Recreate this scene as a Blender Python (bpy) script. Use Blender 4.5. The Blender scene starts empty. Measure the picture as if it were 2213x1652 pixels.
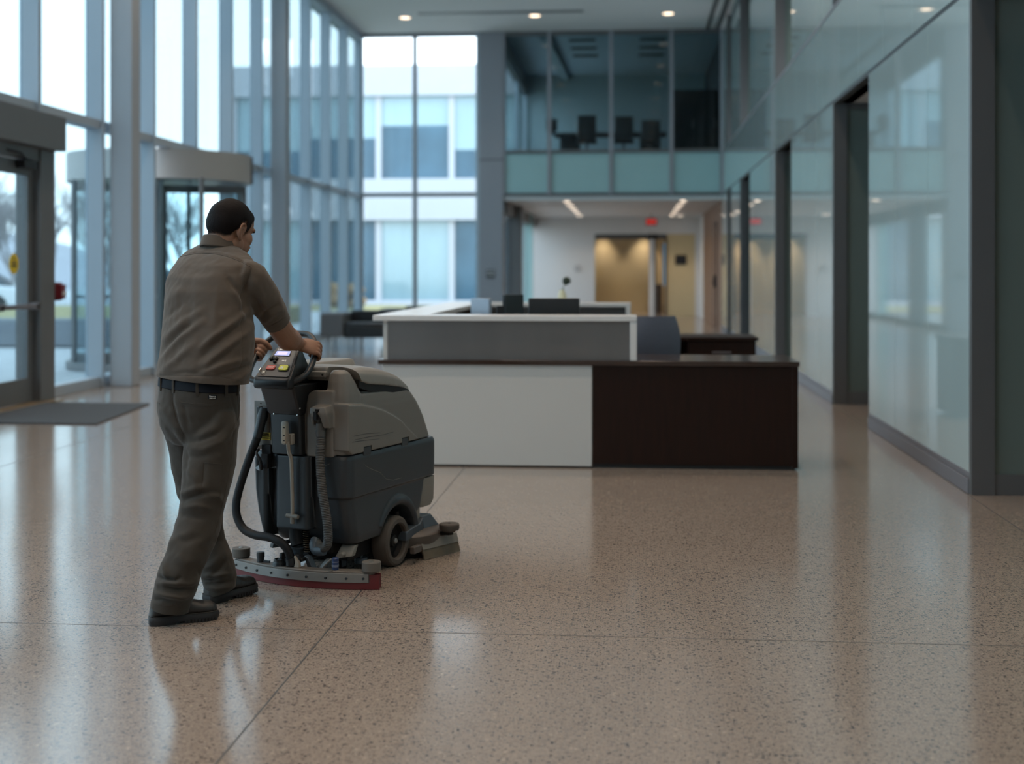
import bpy, bmesh, math, random
import numpy as np
from mathutils import Vector, Matrix, noise as mnoise
PI = math.pi
C = bpy.context.scene.collection
scene = bpy.context.scene
random.seed(7)

# ---------------------------------------------------------------- camera frame (survey of the place)
FPX, CX, HY, CAMH = 2950.0, 1106.5, 585.0, 1.40
TH = math.radians(4.94)
ST, CT = math.sin(TH), math.cos(TH)
def cw(xc, zc, Z=0.0):
    return Vector((xc*CT - zc*ST, xc*ST + zc*CT, Z))
def P(px, py, zc):
    return cw((px-CX)*zc/FPX, zc, CAMH-(py-HY)*zc/FPX)
def FL(px, py):
    zc = FPX*CAMH/(py-HY)
    return cw((px-CX)*zc/FPX, zc, 0)
def proj(v):
    xc = v[0]*CT+v[1]*ST; zc = -v[0]*ST+v[1]*CT
    return CX+FPX*xc/zc, HY-FPX*(v[2]-CAMH)/zc, zc

# ---------------------------------------------------------------- materials
def mat(name, col, rough=0.5, metal=0.0, var=0.06, scale=30.0, bump=0.0, bscale=None, coat=0.0, spec=0.5, emit=None, estr=0.0, stretch=None, sheen=0.0, trans=0.0):
    m = bpy.data.materials.new(name); m.use_nodes = True
    nt = m.node_tree; N = nt.nodes; L = nt.links
    b = N['Principled BSDF']
    b.inputs['Roughness'].default_value = rough
    b.inputs['Metallic'].default_value = metal
    b.inputs['Specular IOR Level'].default_value = spec
    b.inputs['Coat Weight'].default_value = coat
    if sheen: b.inputs['Sheen Weight'].default_value = sheen
    if trans: b.inputs['Transmission Weight'].default_value = trans
    tc = N.new('ShaderNodeTexCoord'); mp = N.new('ShaderNodeMapping')
    if stretch: mp.inputs['Scale'].default_value = stretch
    L.new(tc.outputs['Object'], mp.inputs['Vector'])
    nz = N.new('ShaderNodeTexNoise'); nz.inputs['Scale'].default_value = scale; nz.inputs['Detail'].default_value = 4
    L.new(mp.outputs['Vector'], nz.inputs['Vector'])
    mx = N.new('ShaderNodeMix'); mx.data_type = 'RGBA'
    c = list(col)[:3]
    mx.inputs[6].default_value = [max(0, x*(1-var)) for x in c]+[1]
    mx.inputs[7].default_value = [min(1, x*(1+var)) for x in c]+[1]
    L.new(nz.outputs['Fac'], mx.inputs[0]); L.new(mx.outputs[2], b.inputs['Base Color'])
    if bump:
        nb = N.new('ShaderNodeTexNoise'); nb.inputs['Scale'].default_value = bscale or scale*4; nb.inputs['Detail'].default_value = 3
        L.new(mp.outputs['Vector'], nb.inputs['Vector'])
        bp = N.new('ShaderNodeBump'); bp.inputs['Strength'].default_value = bump; bp.inputs['Distance'].default_value = 0.002
        L.new(nb.outputs['Fac'], bp.inputs['Height']); L.new(bp.outputs['Normal'], b.inputs['Normal'])
    if emit:
        b.inputs['Emission Color'].default_value = list(emit)+[1]; b.inputs['Emission Strength'].default_value = estr
    return m

def glass_mat(name, tint, ior=1.35, haze=0.0):
    m = bpy.data.materials.new(name); m.use_nodes = True
    nt = m.node_tree; N = nt.nodes; L = nt.links
    for n in list(N):
        if n.type == 'BSDF_PRINCIPLED': N.remove(n)
    out = [n for n in N if n.type == 'OUTPUT_MATERIAL'][0]
    tr = N.new('ShaderNodeBsdfTransparent')
    nz = N.new('ShaderNodeTexNoise'); nz.inputs['Scale'].default_value = 0.6
    tc = N.new('ShaderNodeTexCoord'); L.new(tc.outputs['Object'], nz.inputs['Vector'])
    mx = N.new('ShaderNodeMix'); mx.data_type = 'RGBA'
    mx.inputs[6].default_value = [x*0.98 for x in tint]+[1]; mx.inputs[7].default_value = list(tint)+[1]
    L.new(nz.outputs['Fac'], mx.inputs[0]); L.new(mx.outputs[2], tr.inputs['Color'])
    gl = N.new('ShaderNodeBsdfGlossy'); gl.inputs['Roughness'].default_value = 0.02
    fr = N.new('ShaderNodeFresnel'); ge = N.new('ShaderNodeNewGeometry'); mr = N.new('ShaderNodeMapRange')
    mr.inputs['To Min'].default_value = ior; mr.inputs['To Max'].default_value = 1.0/ior   # same air-to-glass reflection at both faces of the pane
    L.new(ge.outputs['Backfacing'], mr.inputs['Value']); L.new(mr.outputs[0], fr.inputs['IOR'])
    ms = N.new('ShaderNodeMixShader')
    L.new(fr.outputs['Fac'], ms.inputs['Fac']); L.new(tr.outputs[0], ms.inputs[1]); L.new(gl.outputs[0], ms.inputs[2])
    if haze:
        df = N.new('ShaderNodeBsdfDiffuse'); df.inputs['Color'].default_value = (0.6, 0.7, 0.75, 1)
        m2 = N.new('ShaderNodeMixShader'); m2.inputs['Fac'].default_value = haze
        L.new(ms.outputs[0], m2.inputs[1]); L.new(df.outputs[0], m2.inputs[2]); L.new(m2.outputs[0], out.inputs['Surface'])
    else:
        L.new(ms.outputs[0], out.inputs['Surface'])
    return m

def emat(name, col, s):
    m = bpy.data.materials.new(name); m.use_nodes = True
    nt = m.node_tree; N = nt.nodes; L = nt.links
    for n in list(N):
        if n.type == 'BSDF_PRINCIPLED': N.remove(n)
    out = [n for n in N if n.type == 'OUTPUT_MATERIAL'][0]
    e = N.new('ShaderNodeEmission'); e.inputs['Strength'].default_value = s
    e.inputs['Color'].default_value = list(col)+[1]
    L.new(e.outputs[0], out.inputs['Surface'])
    return m

# ---------------------------------------------------------------- geometry helpers: a geo is [verts(list of xyz), faces]
class G:
    def __init__(s): s.v = []; s.f = []
    def add(s, V, F):
        o = len(s.v); s.v.extend([tuple(x) for x in V]); s.f.extend([tuple(i+o for i in f) for f in F]); return s
    def merge(s, g): return s.add(g.v, g.f)
    def xf(s, M): s.v = [tuple(M @ Vector(x)) for x in s.v]; return s
    def box(s, x0, x1, y0, y1, z0, z1):
        V = [(x0,y0,z0),(x1,y0,z0),(x1,y1,z0),(x0,y1,z0),(x0,y0,z1),(x1,y0,z1),(x1,y1,z1),(x0,y1,z1)]
        return s.add(V, [(0,3,2,1),(4,5,6,7),(0,1,5,4),(1,2,6,5),(2,3,7,6),(3,0,4,7)])
    def loft(s, rings, cap0=True, cap1=True):
        n = len(rings[0]); V = [p for r in rings for p in r]; F = []
        for i in range(len(rings)-1):
            for j in range(n):
                a = i*n+j; b = i*n+(j+1) % n
                F.append((a, b, b+n, a+n))
        if cap0: F.append(tuple(range(n-1, -1, -1)))
        if cap1: F.append(tuple(range((len(rings)-1)*n, len(rings)*n)))
        return s.add(V, F)
    def tube(s, pts, r, n=12, cap=True, closed=False, rb=None, up=None):
        pts = [Vector(p) for p in pts]; m = len(pts)
        R = list(r) if hasattr(r, '__len__') else [r]*m
        RB = R if rb is None else (list(rb) if hasattr(rb, '__len__') else [rb]*m)
        tang = []
        for i in range(m):
            if closed: t = pts[(i+1) % m]-pts[i-1]
            else: t = pts[min(i+1, m-1)]-pts[max(i-1, 0)]
            tang.append(t.normalized())
        u = Vector(up) if up is not None else Vector((0,0,1))
        if abs(u.dot(tang[0])) > 0.95: u = Vector((1,0,0))
        u = (u - tang[0]*u.dot(tang[0])).normalized()
        rings = []
        for i in range(m):
            if i > 0:
                q = tang[i-1].rotation_difference(tang[i]); u = q @ u
                u = (u - tang[i]*u.dot(tang[i])).normalized()
            w = tang[i].cross(u)
            rings.append([pts[i]+u*(R[i]*math.cos(2*PI*k/n))+w*(RB[i]*math.sin(2*PI*k/n)) for k in range(n)])
        if closed: rings.append(rings[0]); return s.loft(rings, False, False)
        return s.loft(rings, cap, cap)
    def cyl(s, a, b, r, n=20, r2=None):
        return s.tube([a, b], [r, r if r2 is None else r2], n)
    def lathe(s, prof, c=(0,0,0), axis=(0,0,1), n=28):
        ax = Vector(axis).normalized(); q = Vector((0,0,1)).rotation_difference(ax); c = Vector(c)
        rings = [[c+q @ Vector((max(r,1e-4)*math.cos(2*PI*k/n), max(r,1e-4)*math.sin(2*PI*k/n), z)) for k in range(n)] for r, z in prof]
        if prof[0][0] > 0.002 and prof[-1][0] > 0.002: return s.loft(rings+[rings[0]], False, False)   # an open ring
        return s.loft(rings)
    def prism(s, poly, f0, f1):
        a = [f0(p) for p in poly]; b = [f1(p) for p in poly]
        return s.loft([a, b])
    def ell(s, c, rx, ry, rz, M=None, nu=24, nv=14):
        c = Vector(c); M = M or Matrix.Identity(3); rings = []
        for i in range(nv+1):
            t = -PI/2+PI*i/nv; k = max(math.cos(t), 0.02)
            rings.append([c+M @ Vector((rx*k*math.cos(2*PI*j/nu), ry*k*math.sin(2*PI*j/nu), rz*math.sin(t))) for j in range(nu)])
        return s.loft(rings)

def spline(pts, n=40):
    pts = [Vector(p) for p in pts]; out = []
    m = len(pts)
    for i in range(m-1):
        p0 = pts[max(i-1,0)]; p1 = pts[i]; p2 = pts[i+1]; p3 = pts[min(i+2,m-1)]
        k = max(2, n//(m-1))
        for j in range(k):
            t = j/k
            out.append(0.5*((2*p1)+(p2-p0)*t+(2*p0-5*p1+4*p2-p3)*t*t+(3*p1-p0-3*p2+p3)*t**3))
    out.append(pts[-1]); return out
def lin(xs, ys, x):
    return float(np.interp(x, xs, ys))
def rrect(w, h, r, n=6):
    pts = []
    for cx, cy, a0 in ((w/2-r,h/2-r,0),(-w/2+r,h/2-r,PI/2),(-w/2+r,-h/2+r,PI),(w/2-r,-h/2+r,1.5*PI)):
        for i in range(n+1):
            a = a0+PI/2*i/n; pts.append((cx+r*math.cos(a), cy+r*math.sin(a)))
    return pts

WM = {}
def wm(o): return WM.get(o.name, Matrix.Identity(4)) if o is not None else Matrix.Identity(4)
def tag(o, label=None, cat=None, group=None, kind=None):
    if label: o['label'] = label
    if cat: o['category'] = cat
    if group: o['group'] = group
    if kind: o['kind'] = kind
    return o
def empty(name, loc, rz=0.0, label=None, cat=None, group=None, kind=None):
    o = bpy.data.objects.new(name, None); C.objects.link(o); o.empty_display_size = 0.1
    M = Matrix.Translation(Vector(loc)) @ Matrix.Rotation(rz, 4, 'Z')
    o.matrix_basis = M; WM[o.name] = M
    return tag(o, label, cat, group, kind)
def link(name, me, m, parent=None, label=None, cat=None, group=None, kind=None):
    o = bpy.data.objects.new(name, me); C.objects.link(o)
    if m is not None: me.materials.append(m)
    if parent is not None:
        o.parent = parent; WM[o.name] = wm(parent)
    return tag(o, label, cat, group, kind)
def build(name, g, m, parent=None, label=None, cat=None, group=None, kind=None, smooth=True, angle=35, bevel=0.0, local=False, segs=2, origin=None, fixn=True):
    """one mesh object; g in world coordinates unless local"""
    me = bpy.data.meshes.new(name)
    V = g.v
    if parent is not None and not local:
        Mi = wm(parent).inverted(); V = [tuple(Mi @ Vector(p)) for p in V]
    if parent is None:
        if origin is None:
            a = np.array(V); origin = ((a[:,0].min()+a[:,0].max())/2, (a[:,1].min()+a[:,1].max())/2, a[:,2].min())
        V = [(p[0]-origin[0], p[1]-origin[1], p[2]-origin[2]) for p in V]
    me.from_pydata(V, [], g.f); me.update()
    if fixn:
        bm = bmesh.new(); bm.from_mesh(me); bmesh.ops.recalc_face_normals(bm, faces=bm.faces); bm.to_mesh(me); bm.free()
    if smooth:
        me.shade_smooth(); me.set_sharp_from_angle(angle=math.radians(angle))
    o = link(name, me, m, parent, label, cat, group, kind)
    if parent is None:
        o.location = origin; WM[o.name] = Matrix.Translation(Vector(origin))
    if bevel:
        b = o.modifiers.new('bevel', 'BEVEL'); b.width = bevel; b.segments = segs; b.limit_method = 'ANGLE'; b.angle_limit = math.radians(35); b.harden_normals = False
    return o
def copy_tree(o, parent=None):
    c = o.copy(); C.objects.link(c)
    if parent is not None: c.parent = parent
    WM[c.name] = wm(parent) if parent is not None else wm(o)
    for ch in list(o.children): copy_tree(ch, c)
    return c
def place(o, loc, rz=None):
    o.location = loc
    if rz is not None: o.rotation_euler = (0,0,rz)
    M = Matrix.Translation(Vector(loc)) @ Matrix.Rotation(o.rotation_euler.z, 4, 'Z')
    WM[o.name] = M
    return o
def remeshed(g, voxel, smooth_it=4, factor=0.5):
    """one continuous skin around overlapping pieces -> bmesh"""
    me = bpy.data.meshes.new('tmp'); me.from_pydata(g.v, [], g.f); me.update()
    bm = bmesh.new(); bm.from_mesh(me); bmesh.ops.recalc_face_normals(bm, faces=bm.faces); bm.to_mesh(me); bm.free()
    o = bpy.data.objects.new('tmp', me); C.objects.link(o)
    r = o.modifiers.new('r', 'REMESH'); r.mode = 'VOXEL'; r.voxel_size = voxel; r.adaptivity = 0
    if smooth_it:
        s = o.modifiers.new('s', 'SMOOTH'); s.iterations = smooth_it; s.factor = factor
    dg = bpy.context.evaluated_depsgraph_get()
    nm = bpy.data.meshes.new_from_object(o.evaluated_get(dg))
    bpy.data.objects.remove(o); bpy.data.meshes.remove(me)
    bm = bmesh.new(); bm.from_mesh(nm); bpy.data.meshes.remove(nm)
    return bm
def from_bm(name, bm, m, parent=None, solid=0.0, angle=180, **kw):
    """bm in world coordinates"""
    if parent is not None: bmesh.ops.transform(bm, matrix=wm(parent).inverted(), verts=bm.verts)
    me = bpy.data.meshes.new(name); bm.to_mesh(me); bm.free()
    me.shade_smooth()
    if angle < 180: me.set_sharp_from_angle(angle=math.radians(angle))
    o = link(name, me, m, parent, **kw)
    if solid:
        s = o.modifiers.new('solid', 'SOLIDIFY'); s.thickness = solid; s.offset = -1
    return o
def text_geo(txt, size, M, extrude=0.0005):
    cu = bpy.data.curves.new('t', 'FONT'); cu.body = txt; cu.size = size; cu.align_x = 'CENTER'; cu.align_y = 'CENTER'; cu.extrude = extrude
    o = bpy.data.objects.new('t', cu); C.objects.link(o)
    dg = bpy.context.evaluated_depsgraph_get()
    me = bpy.data.meshes.new_from_object(o.evaluated_get(dg))
    g = G().add([tuple(M @ v.co) for v in me.vertices], [tuple(p.vertices) for p in me.polygons])
    bpy.data.objects.remove(o); bpy.data.curves.remove(cu); bpy.data.meshes.remove(me)
    return g

# ---------------------------------------------------------------- camera, world, view
cam = bpy.data.cameras.new('camera'); co = bpy.data.objects.new('camera', cam); C.objects.link(co)
co.location = (0,0,CAMH); co.rotation_euler = (PI/2, 0, TH)
cam.sensor_fit = 'HORIZONTAL'; cam.sensor_width = 36.0; cam.lens = FPX/2213*36.0
cam.shift_y = -(826.0-HY)/2213.0
cam.clip_end = 500
cam.dof.use_dof = True; cam.dof.focus_distance = 5.75; cam.dof.aperture_fstop = 1.7
scene.camera = co
scene.view_settings.view_transform = 'Standard'; scene.view_settings.look = 'None'
scene.view_settings.exposure = EXPOSURE = 0.82; scene.view_settings.gamma = 1.0; scene.view_settings.use_curve_mapping = False
scene.cycles.use_denoising = True
try: scene.cycles.denoiser = 'OPENIMAGEDENOISE'
except Exception: pass
scene.cycles.max_bounces = 10; scene.cycles.diffuse_bounces = 5; scene.cycles.glossy_bounces = 5; scene.cycles.transparent_max_bounces = 24; scene.cycles.transmission_bounces = 6
scene.cycles.sample_clamp_indirect = 6.0
scene.cycles.caustics_reflective = False; scene.cycles.caustics_refractive = False

SKY_S = 2.65
w = bpy.data.worlds.new('world'); scene.world = w; w.use_nodes = True
nt = w.node_tree; N = nt.nodes; L = nt.links
bg = N['Background']
tc = N.new('ShaderNodeTexCoord'); sx = N.new('ShaderNodeSeparateXYZ'); L.new(tc.outputs['Generated'], sx.inputs[0])
nz = N.new('ShaderNodeTexNoise'); nz.inputs['Scale'].default_value = 2.2; nz.inputs['Detail'].default_value = 5; L.new(tc.outputs['Generated'], nz.inputs['Vector'])
ad = N.new('ShaderNodeMath'); ad.operation = 'MULTIPLY_ADD'; ad.inputs[1].default_value = 0.25; L.new(nz.outputs['Fac'], ad.inputs[0]); L.new(sx.outputs['Z'], ad.inputs[2])
rp = N.new('ShaderNodeValToRGB'); L.new(ad.outputs[0], rp.inputs[0])
e = rp.color_ramp.elements
e[0].position = 0.1; e[0].color = (0.78, 0.87, 0.93, 1)
e[1].position = 0.75; e[1].color = (0.68, 0.82, 0.95, 1)
L.new(rp.outputs[0], bg.inputs['Color']); bg.inputs['Strength'].default_value = SKY_S
# ================================================================ materials of the place
def terrazzo():
    m = bpy.data.materials.new('terrazzo'); m.use_nodes = True
    nt = m.node_tree; N = nt.nodes; L = nt.links; b = N['Principled BSDF']
    tc = N.new('ShaderNodeTexCoord')
    def vor(scale, feat='F1', rnd=1.0, off=(0,0,0), dist=0.0):
        mp = N.new('ShaderNodeMapping'); mp.inputs['Location'].default_value = off
        L.new(tc.outputs['Object'], mp.inputs['Vector'])
        src = mp.outputs['Vector']
        if dist:
            nz = N.new('ShaderNodeTexNoise'); nz.inputs['Scale'].default_value = scale*0.9; nz.inputs['Detail'].default_value = 2
            L.new(src, nz.inputs['Vector'])
            sc = N.new('ShaderNodeVectorMath'); sc.operation = 'SCALE'; sc.inputs['Scale'].default_value = dist/scale
            L.new(nz.outputs['Color'], sc.inputs[0])
            av = N.new('ShaderNodeVectorMath'); L.new(src, av.inputs[0]); L.new(sc.outputs[0], av.inputs[1]); src = av.outputs[0]
        v = N.new('ShaderNodeTexVoronoi'); v.voronoi_dimensions = '2D'; v.feature = feat; v.inputs['Scale'].default_value = scale; v.inputs['Randomness'].default_value = rnd
        L.new(src, v.inputs['Vector']); return v
    def math_(op, a, bb=None, c=None):
        n = N.new('ShaderNodeMath'); n.operation = op
        for i, x in enumerate((a, bb, c)):
            if x is None: continue
            if isinstance(x, (int, float)): n.inputs[i].default_value = x
            else: L.new(x, n.inputs[i])
        n.use_clamp = False
        return n.outputs[0]
    def mix(f, a, bb):
        n = N.new('ShaderNodeMix'); n.data_type = 'RGBA'
        L.new(f, n.inputs[0])
        for i, x in ((6, a), (7, bb)):
            if isinstance(x, tuple): n.inputs[i].default_value = x+(1,)
            else: L.new(x, n.inputs[i])
        return n.outputs[2]
    def sep(col):
        n = N.new('ShaderNodeSeparateColor'); L.new(col, n.inputs[0]); return n
    def chips(scale, frac, rmin, rmax, off, dist=1.4):
        v = vor(scale, off=off, dist=dist); s = sep(v.outputs['Color'])
        present = math_('LESS_THAN', s.outputs[0], frac)
        rad = math_('MULTIPLY_ADD', s.outputs[1], rmax-rmin, rmin)
        d = math_('SUBTRACT', rad, v.outputs['Distance'])
        k = math_('MULTIPLY', d, 14.0); n = N.new('ShaderNodeClamp'); L.new(k, n.inputs[0])
        return math_('MULTIPLY', present, n.outputs[0]), s.outputs[2]
    nz = N.new('ShaderNodeTexNoise'); nz.inputs['Scale'].default_value = 1.1; nz.inputs['Detail'].default_value = 6; L.new(tc.outputs['Object'], nz.inputs['Vector'])
    n2 = N.new('ShaderNodeTexNoise'); n2.inputs['Scale'].default_value = 160; n2.inputs['Detail'].default_value = 3; L.new(tc.outputs['Object'], n2.inputs['Vector'])
    base = mix(nz.outputs['Fac'], FLOOR_A, FLOOR_B)
    vb = vor(120, dist=1.0); sb = sep(vb.outputs['Color'])
    k = math_('MULTIPLY', sb.outputs[0], 0.4)
    base = mix(k, base, tuple(x*1.22 for x in FLOOR_A))
    k2 = math_('MULTIPLY', n2.outputs['Fac'], 0.5)
    base = mix(k2, base, tuple(x*0.62 for x in FLOOR_B))
    fl, _ = chips(48, 0.14, 0.10, 0.34, (3.1,7.7,0)); base = mix(math_('MULTIPLY', fl, 0.55), base, (0.50,0.42,0.33))
    f0, _ = chips(210, 0.40, 0.20, 0.50, (1.3,2.9,0)); base = mix(math_('MULTIPLY', f0, 0.65), base, (0.085,0.062,0.055))
    f1, c1 = chips(98, 0.36, 0.17, 0.46, (5.1,0.4,0), 1.7); base = mix(math_('MULTIPLY', f1, 0.82), base, (0.062,0.048,0.048))
    f2, c2 = chips(54, 0.17, 0.15, 0.38, (0.2,9.4,0), 1.3); base = mix(math_('MULTIPLY', f2, 0.9), base, (0.042,0.036,0.040))
    L.new(base, b.inputs['Base Color'])
    n3 = N.new('ShaderNodeTexNoise'); n3.inputs['Scale'].default_value = 0.7; n3.inputs['Detail'].default_value = 5; L.new(tc.outputs['Object'], n3.inputs['Vector'])
    rr = N.new('ShaderNodeMapRange'); rr.inputs['To Min'].default_value = 0.12; rr.inputs['To Max'].default_value = 0.17; L.new(n3.outputs['Fac'], rr.inputs['Value'])
    L.new(rr.outputs[0], b.inputs['Roughness'])
    b.inputs['IOR'].default_value = 2.1
    n4 = N.new('ShaderNodeTexNoise'); n4.inputs['Scale'].default_value = 1.6; n4.inputs['Detail'].default_value = 2; L.new(tc.outputs['Object'], n4.inputs['Vector'])
    bp = N.new('ShaderNodeBump'); bp.inputs['Strength'].default_value = 0.25; bp.inputs['Distance'].default_value = 0.004; L.new(n4.outputs['Fac'], bp.inputs['Height']); L.new(bp.outputs['Normal'], b.inputs['Normal'])
    return m
FLOOR_A = (0.350,0.283,0.236); FLOOR_B = (0.290,0.232,0.190)
M_floor = terrazzo()
M_strip = mat('zinc_strip', (0.10,0.10,0.10), 0.4, 0.4)
M_ceil = mat('ceiling_paint', (0.6840,0.6840,0.6840), 0.9, var=0.02, scale=3)
M_mull = mat('aluminium_mullion', (0.3696,0.4312,0.4928), 0.5, 0.1, var=0.03, scale=4)
M_col = mat('column_paint', (0.3520,0.3784,0.4136), 0.55, 0.0, var=0.03, scale=3)
M_frame = mat('anodised_frame', (0.1445,0.1487,0.1530), 0.42, 0.3, var=0.04, scale=5)
M_frameD = mat('dark_frame', (0.075,0.072,0.072), 0.45, 0.2, var=0.05, scale=5)
M_base = mat('base_aluminium', (0.21,0.205,0.225), 0.4, 0.4, var=0.04, scale=6)
M_glassL = glass_mat('clear_glazing', (0.61,0.69,0.715))
M_glassB = glass_mat('rear_glazing', (0.94,0.97,0.98))
M_glassD = glass_mat('tinted_office_glazing', (0.70,0.80,0.83))
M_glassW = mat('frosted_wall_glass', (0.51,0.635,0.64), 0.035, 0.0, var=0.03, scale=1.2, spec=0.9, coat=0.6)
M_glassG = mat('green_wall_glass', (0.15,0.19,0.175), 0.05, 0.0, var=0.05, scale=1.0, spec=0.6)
M_span = mat('spandrel_glass', (0.3591,0.5643,0.5814), 0.12, var=0.04, scale=2)
M_pil = mat('pilaster_panel', (0.3060,0.3136,0.3443), 0.5, 0.1, var=0.04, scale=2)
M_white = mat('white_paint', (0.60,0.60,0.60), 0.7, var=0.02, scale=3)
M_beige = mat('corridor_beige', (0.52,0.42,0.25), 0.7, var=0.04, scale=3)
M_wood = mat('brown_wood_wall', (0.20,0.105,0.06), 0.45, var=0.3, scale=6, stretch=(6,6,0.6))
M_blackm = mat('black_metal', (0.015,0.015,0.017), 0.4, 0.2)
M_seam = mat('seam_gasket', (0.05,0.06,0.065), 0.6)
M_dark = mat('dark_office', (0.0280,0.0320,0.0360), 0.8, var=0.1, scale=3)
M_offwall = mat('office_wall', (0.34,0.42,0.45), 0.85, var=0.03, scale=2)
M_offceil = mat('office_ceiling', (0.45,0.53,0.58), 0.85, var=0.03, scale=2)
M_lamp = emat('lamp_glow', (1.0,0.76,0.54), 2.2)
M_red = mat('red_plastic', (0.17,0.012,0.02), 0.4)

# ================================================================ floor, ceiling
YB = 31.9; YN = -4.0; XL = -6.5; XR = 2.12; ZC = 7.0; ZT = 3.15; ZU = 4.16
fl = build('floor', G().box(XL-0.05, 4.2, YN-0.2, 46.5, -0.25, 0.0), M_floor, label='polished beige terrazzo floor with dark chips', cat='floor', kind='structure', origin=(0,0,0))
for x in (-4.47, -1.17, 2.10):
    build('divider_strip', G().box(x-0.003, x+0.003, YN, YB, -0.001, 0.0006), M_strip, fl)
for y in (-1.37, 5.23, 11.83, 18.43, 25.03):
    build('divider_strip', G().box(XL, 3.6 if y > 6 else XR, y-0.002, y+0.002, -0.001, 0.0006), M_strip, fl)
cl = build('ceiling', G().box(XL-0.3, XR+2.2, YN-0.2, YB, ZC, ZC+0.3), M_ceil, label='flat pale grey ceiling high above the atrium', cat='ceiling', kind='structure')
build('slot', G().box(XR-0.38, XR-0.30, YN, YB-0.05, ZC-0.02, ZC+0.001), M_frame, cl)
build('slot', G().box(XR-0.16, XR-0.06, YN, YB-0.05, ZC-0.03, ZC+0.001), M_frame, cl)
build('slot', G().box(-4.6, -1.0, 29.35, 29.55, ZC-0.012, ZC+0.001), M_frame, cl)
tag(build('wall_rear', G().box(XL-0.3, XR+2.2, YN-0.3, YN, -0.1, ZC+0.2), M_white, kind='structure'), 'plain wall closing the atrium behind the viewpoint', 'wall')

# ================================================================ left curtain wall
YK = lambda k: 14.15+1.78*k
KS = list(range(-10, 11))
col_y = (15.98, 23.36)
door_k = -1; rev_ks = (2, 3)
wl = empty('wall_left', (XL, 13.0, 0), label='tall aluminium framed curtain wall of glass along the left side', cat='curtain wall', kind='structure')
for k in KS:
    y = YK(k)
    z0 = 0.0
    if k == 3: z0 = ZT
    if k == 0: z0 = 0.0
    build('mullion', G().box(XL-0.02, XL+0.20, y-0.035, y+0.035, z0, ZC), M_mull, wl, bevel=0.006)
build('transom', G().box(XL-0.02, XL+0.16, YN, YB, ZT-0.05, ZT+0.06), M_mull, wl, bevel=0.006)
build('head', G().box(XL-0.02, XL+0.20, YN, YB, ZC-0.16, ZC), M_mull, wl)
for k in KS[:-1]:
    if k in rev_ks or k == door_k: continue
    build('sill', G().box(XL-0.02, XL+0.16, YK(k)+0.035, YK(k+1)-0.035, 0.0, 0.12), M_mull, wl, bevel=0.004)
nwin = 0
for k in KS[:-1]:
    y0, y1 = YK(k)+0.03, YK(k+1)-0.03
    nwin += 1
    build('window_%d' % nwin, G().box(XL, XL+0.016, y0, y1, ZT+0.05, ZC-0.15), M_glassL, kind='structure', label=('tall upper pane of the left curtain wall, number %d from the left edge of the photo' % (k+2)) if k > -2 else 'upper pane of the left curtain wall nearer than the entrance door', cat='window')
    if k in rev_ks or k == door_k: continue
    nwin += 1
    build('window_%d' % nwin, G().box(XL, XL+0.016, y0, y1, 0.11, ZT-0.04), M_glassL, kind='structure', label=('lower pane of the left curtain wall under upper pane number %d from the left edge of the photo' % (k+2)) if k > -2 else 'lower pane of the left curtain wall nearer than the entrance door', cat='window')
for i, y in enumerate(col_y):
    build('column', G().box(-6.25, -5.97, y, y+0.28, 0, ZC), M_col, kind='structure', bevel=0.012, cat='column',
          label=('square grey column standing inside the left glazing beside the entrance door', 'square grey column farther along the left glazing beyond the revolving door')[i])

# ---- swing entrance door in its own dark frame
d = empty('door_1', (-6.3, 13.3, 0), label='grey framed glass entrance door with push bar beside the black mat', cat='door', kind='structure')
build('header_box', G().box(XL+0.02, -6.1, 6.0, 14.36, 2.69, 3.06), M_frame, d, bevel=0.008)
build('jamb', G().box(XL, -6.22, 13.98, 14.34, 0, 2.69), M_frame, d, bevel=0.006)
build('jamb', G().box(XL, -6.22, 12.02, 12.10, 0, 2.69), M_frame, d, bevel=0.006)
build('head', G().box(XL, -6.24, 12.1, 14.0, 2.56, 2.70), M_frame, d, bevel=0.004)
build('threshold', G().box(XL, -6.1, 12.0, 14.3, 0, 0.012), mat('brass_threshold', (0.30,0.22,0.13), 0.4, 0.6), d)
for y0, y1 in ((13.02, 13.97), (12.11, 13.01)):
    lf = G(); X0, X1 = -6.36, -6.30
    lf.box(X0, X1, y0, y0+0.13, 0.02, 2.55); lf.box(X0, X1, y1-0.13, y1, 0.02, 2.55)
    lf.box(X0, X1, y0+0.13, y1-0.13, 0.02, 0.27); lf.box(X0, X1, y0+0.13, y1-0.13, 2.40, 2.55)
    leaf = build('door_leaf', lf, M_frame, d, bevel=0.004)
    build('pane', G().box(-6.338, -6.322, y0+0.12, y1-0.12, 0.26, 2.41), M_glassL, leaf)
    pb = G().box(-6.25, -6.21, y0+0.02, y1-0.02, 1.00, 1.05)
    pb.box(-6.31, -6.21, y0+0.03, y0+0.10, 0.99, 1.06); pb.box(-6.31, -6.21, y1-0.10, y1-0.03, 0.99, 1.06)
    build('push_bar', pb, M_base, leaf, bevel=0.005)
    ca = G().box(-6.29, -6.20, y1-0.42, y1-0.12, 2.46, 2.54).tube([(-6.24,y1-0.3,2.56),(-6.18,y1-0.55,2.60),(-6.25,y1-0.75,2.62)], 0.014, 8)
    build('door_closer', ca, M_blackm, leaf, bevel=0.004)
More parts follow.
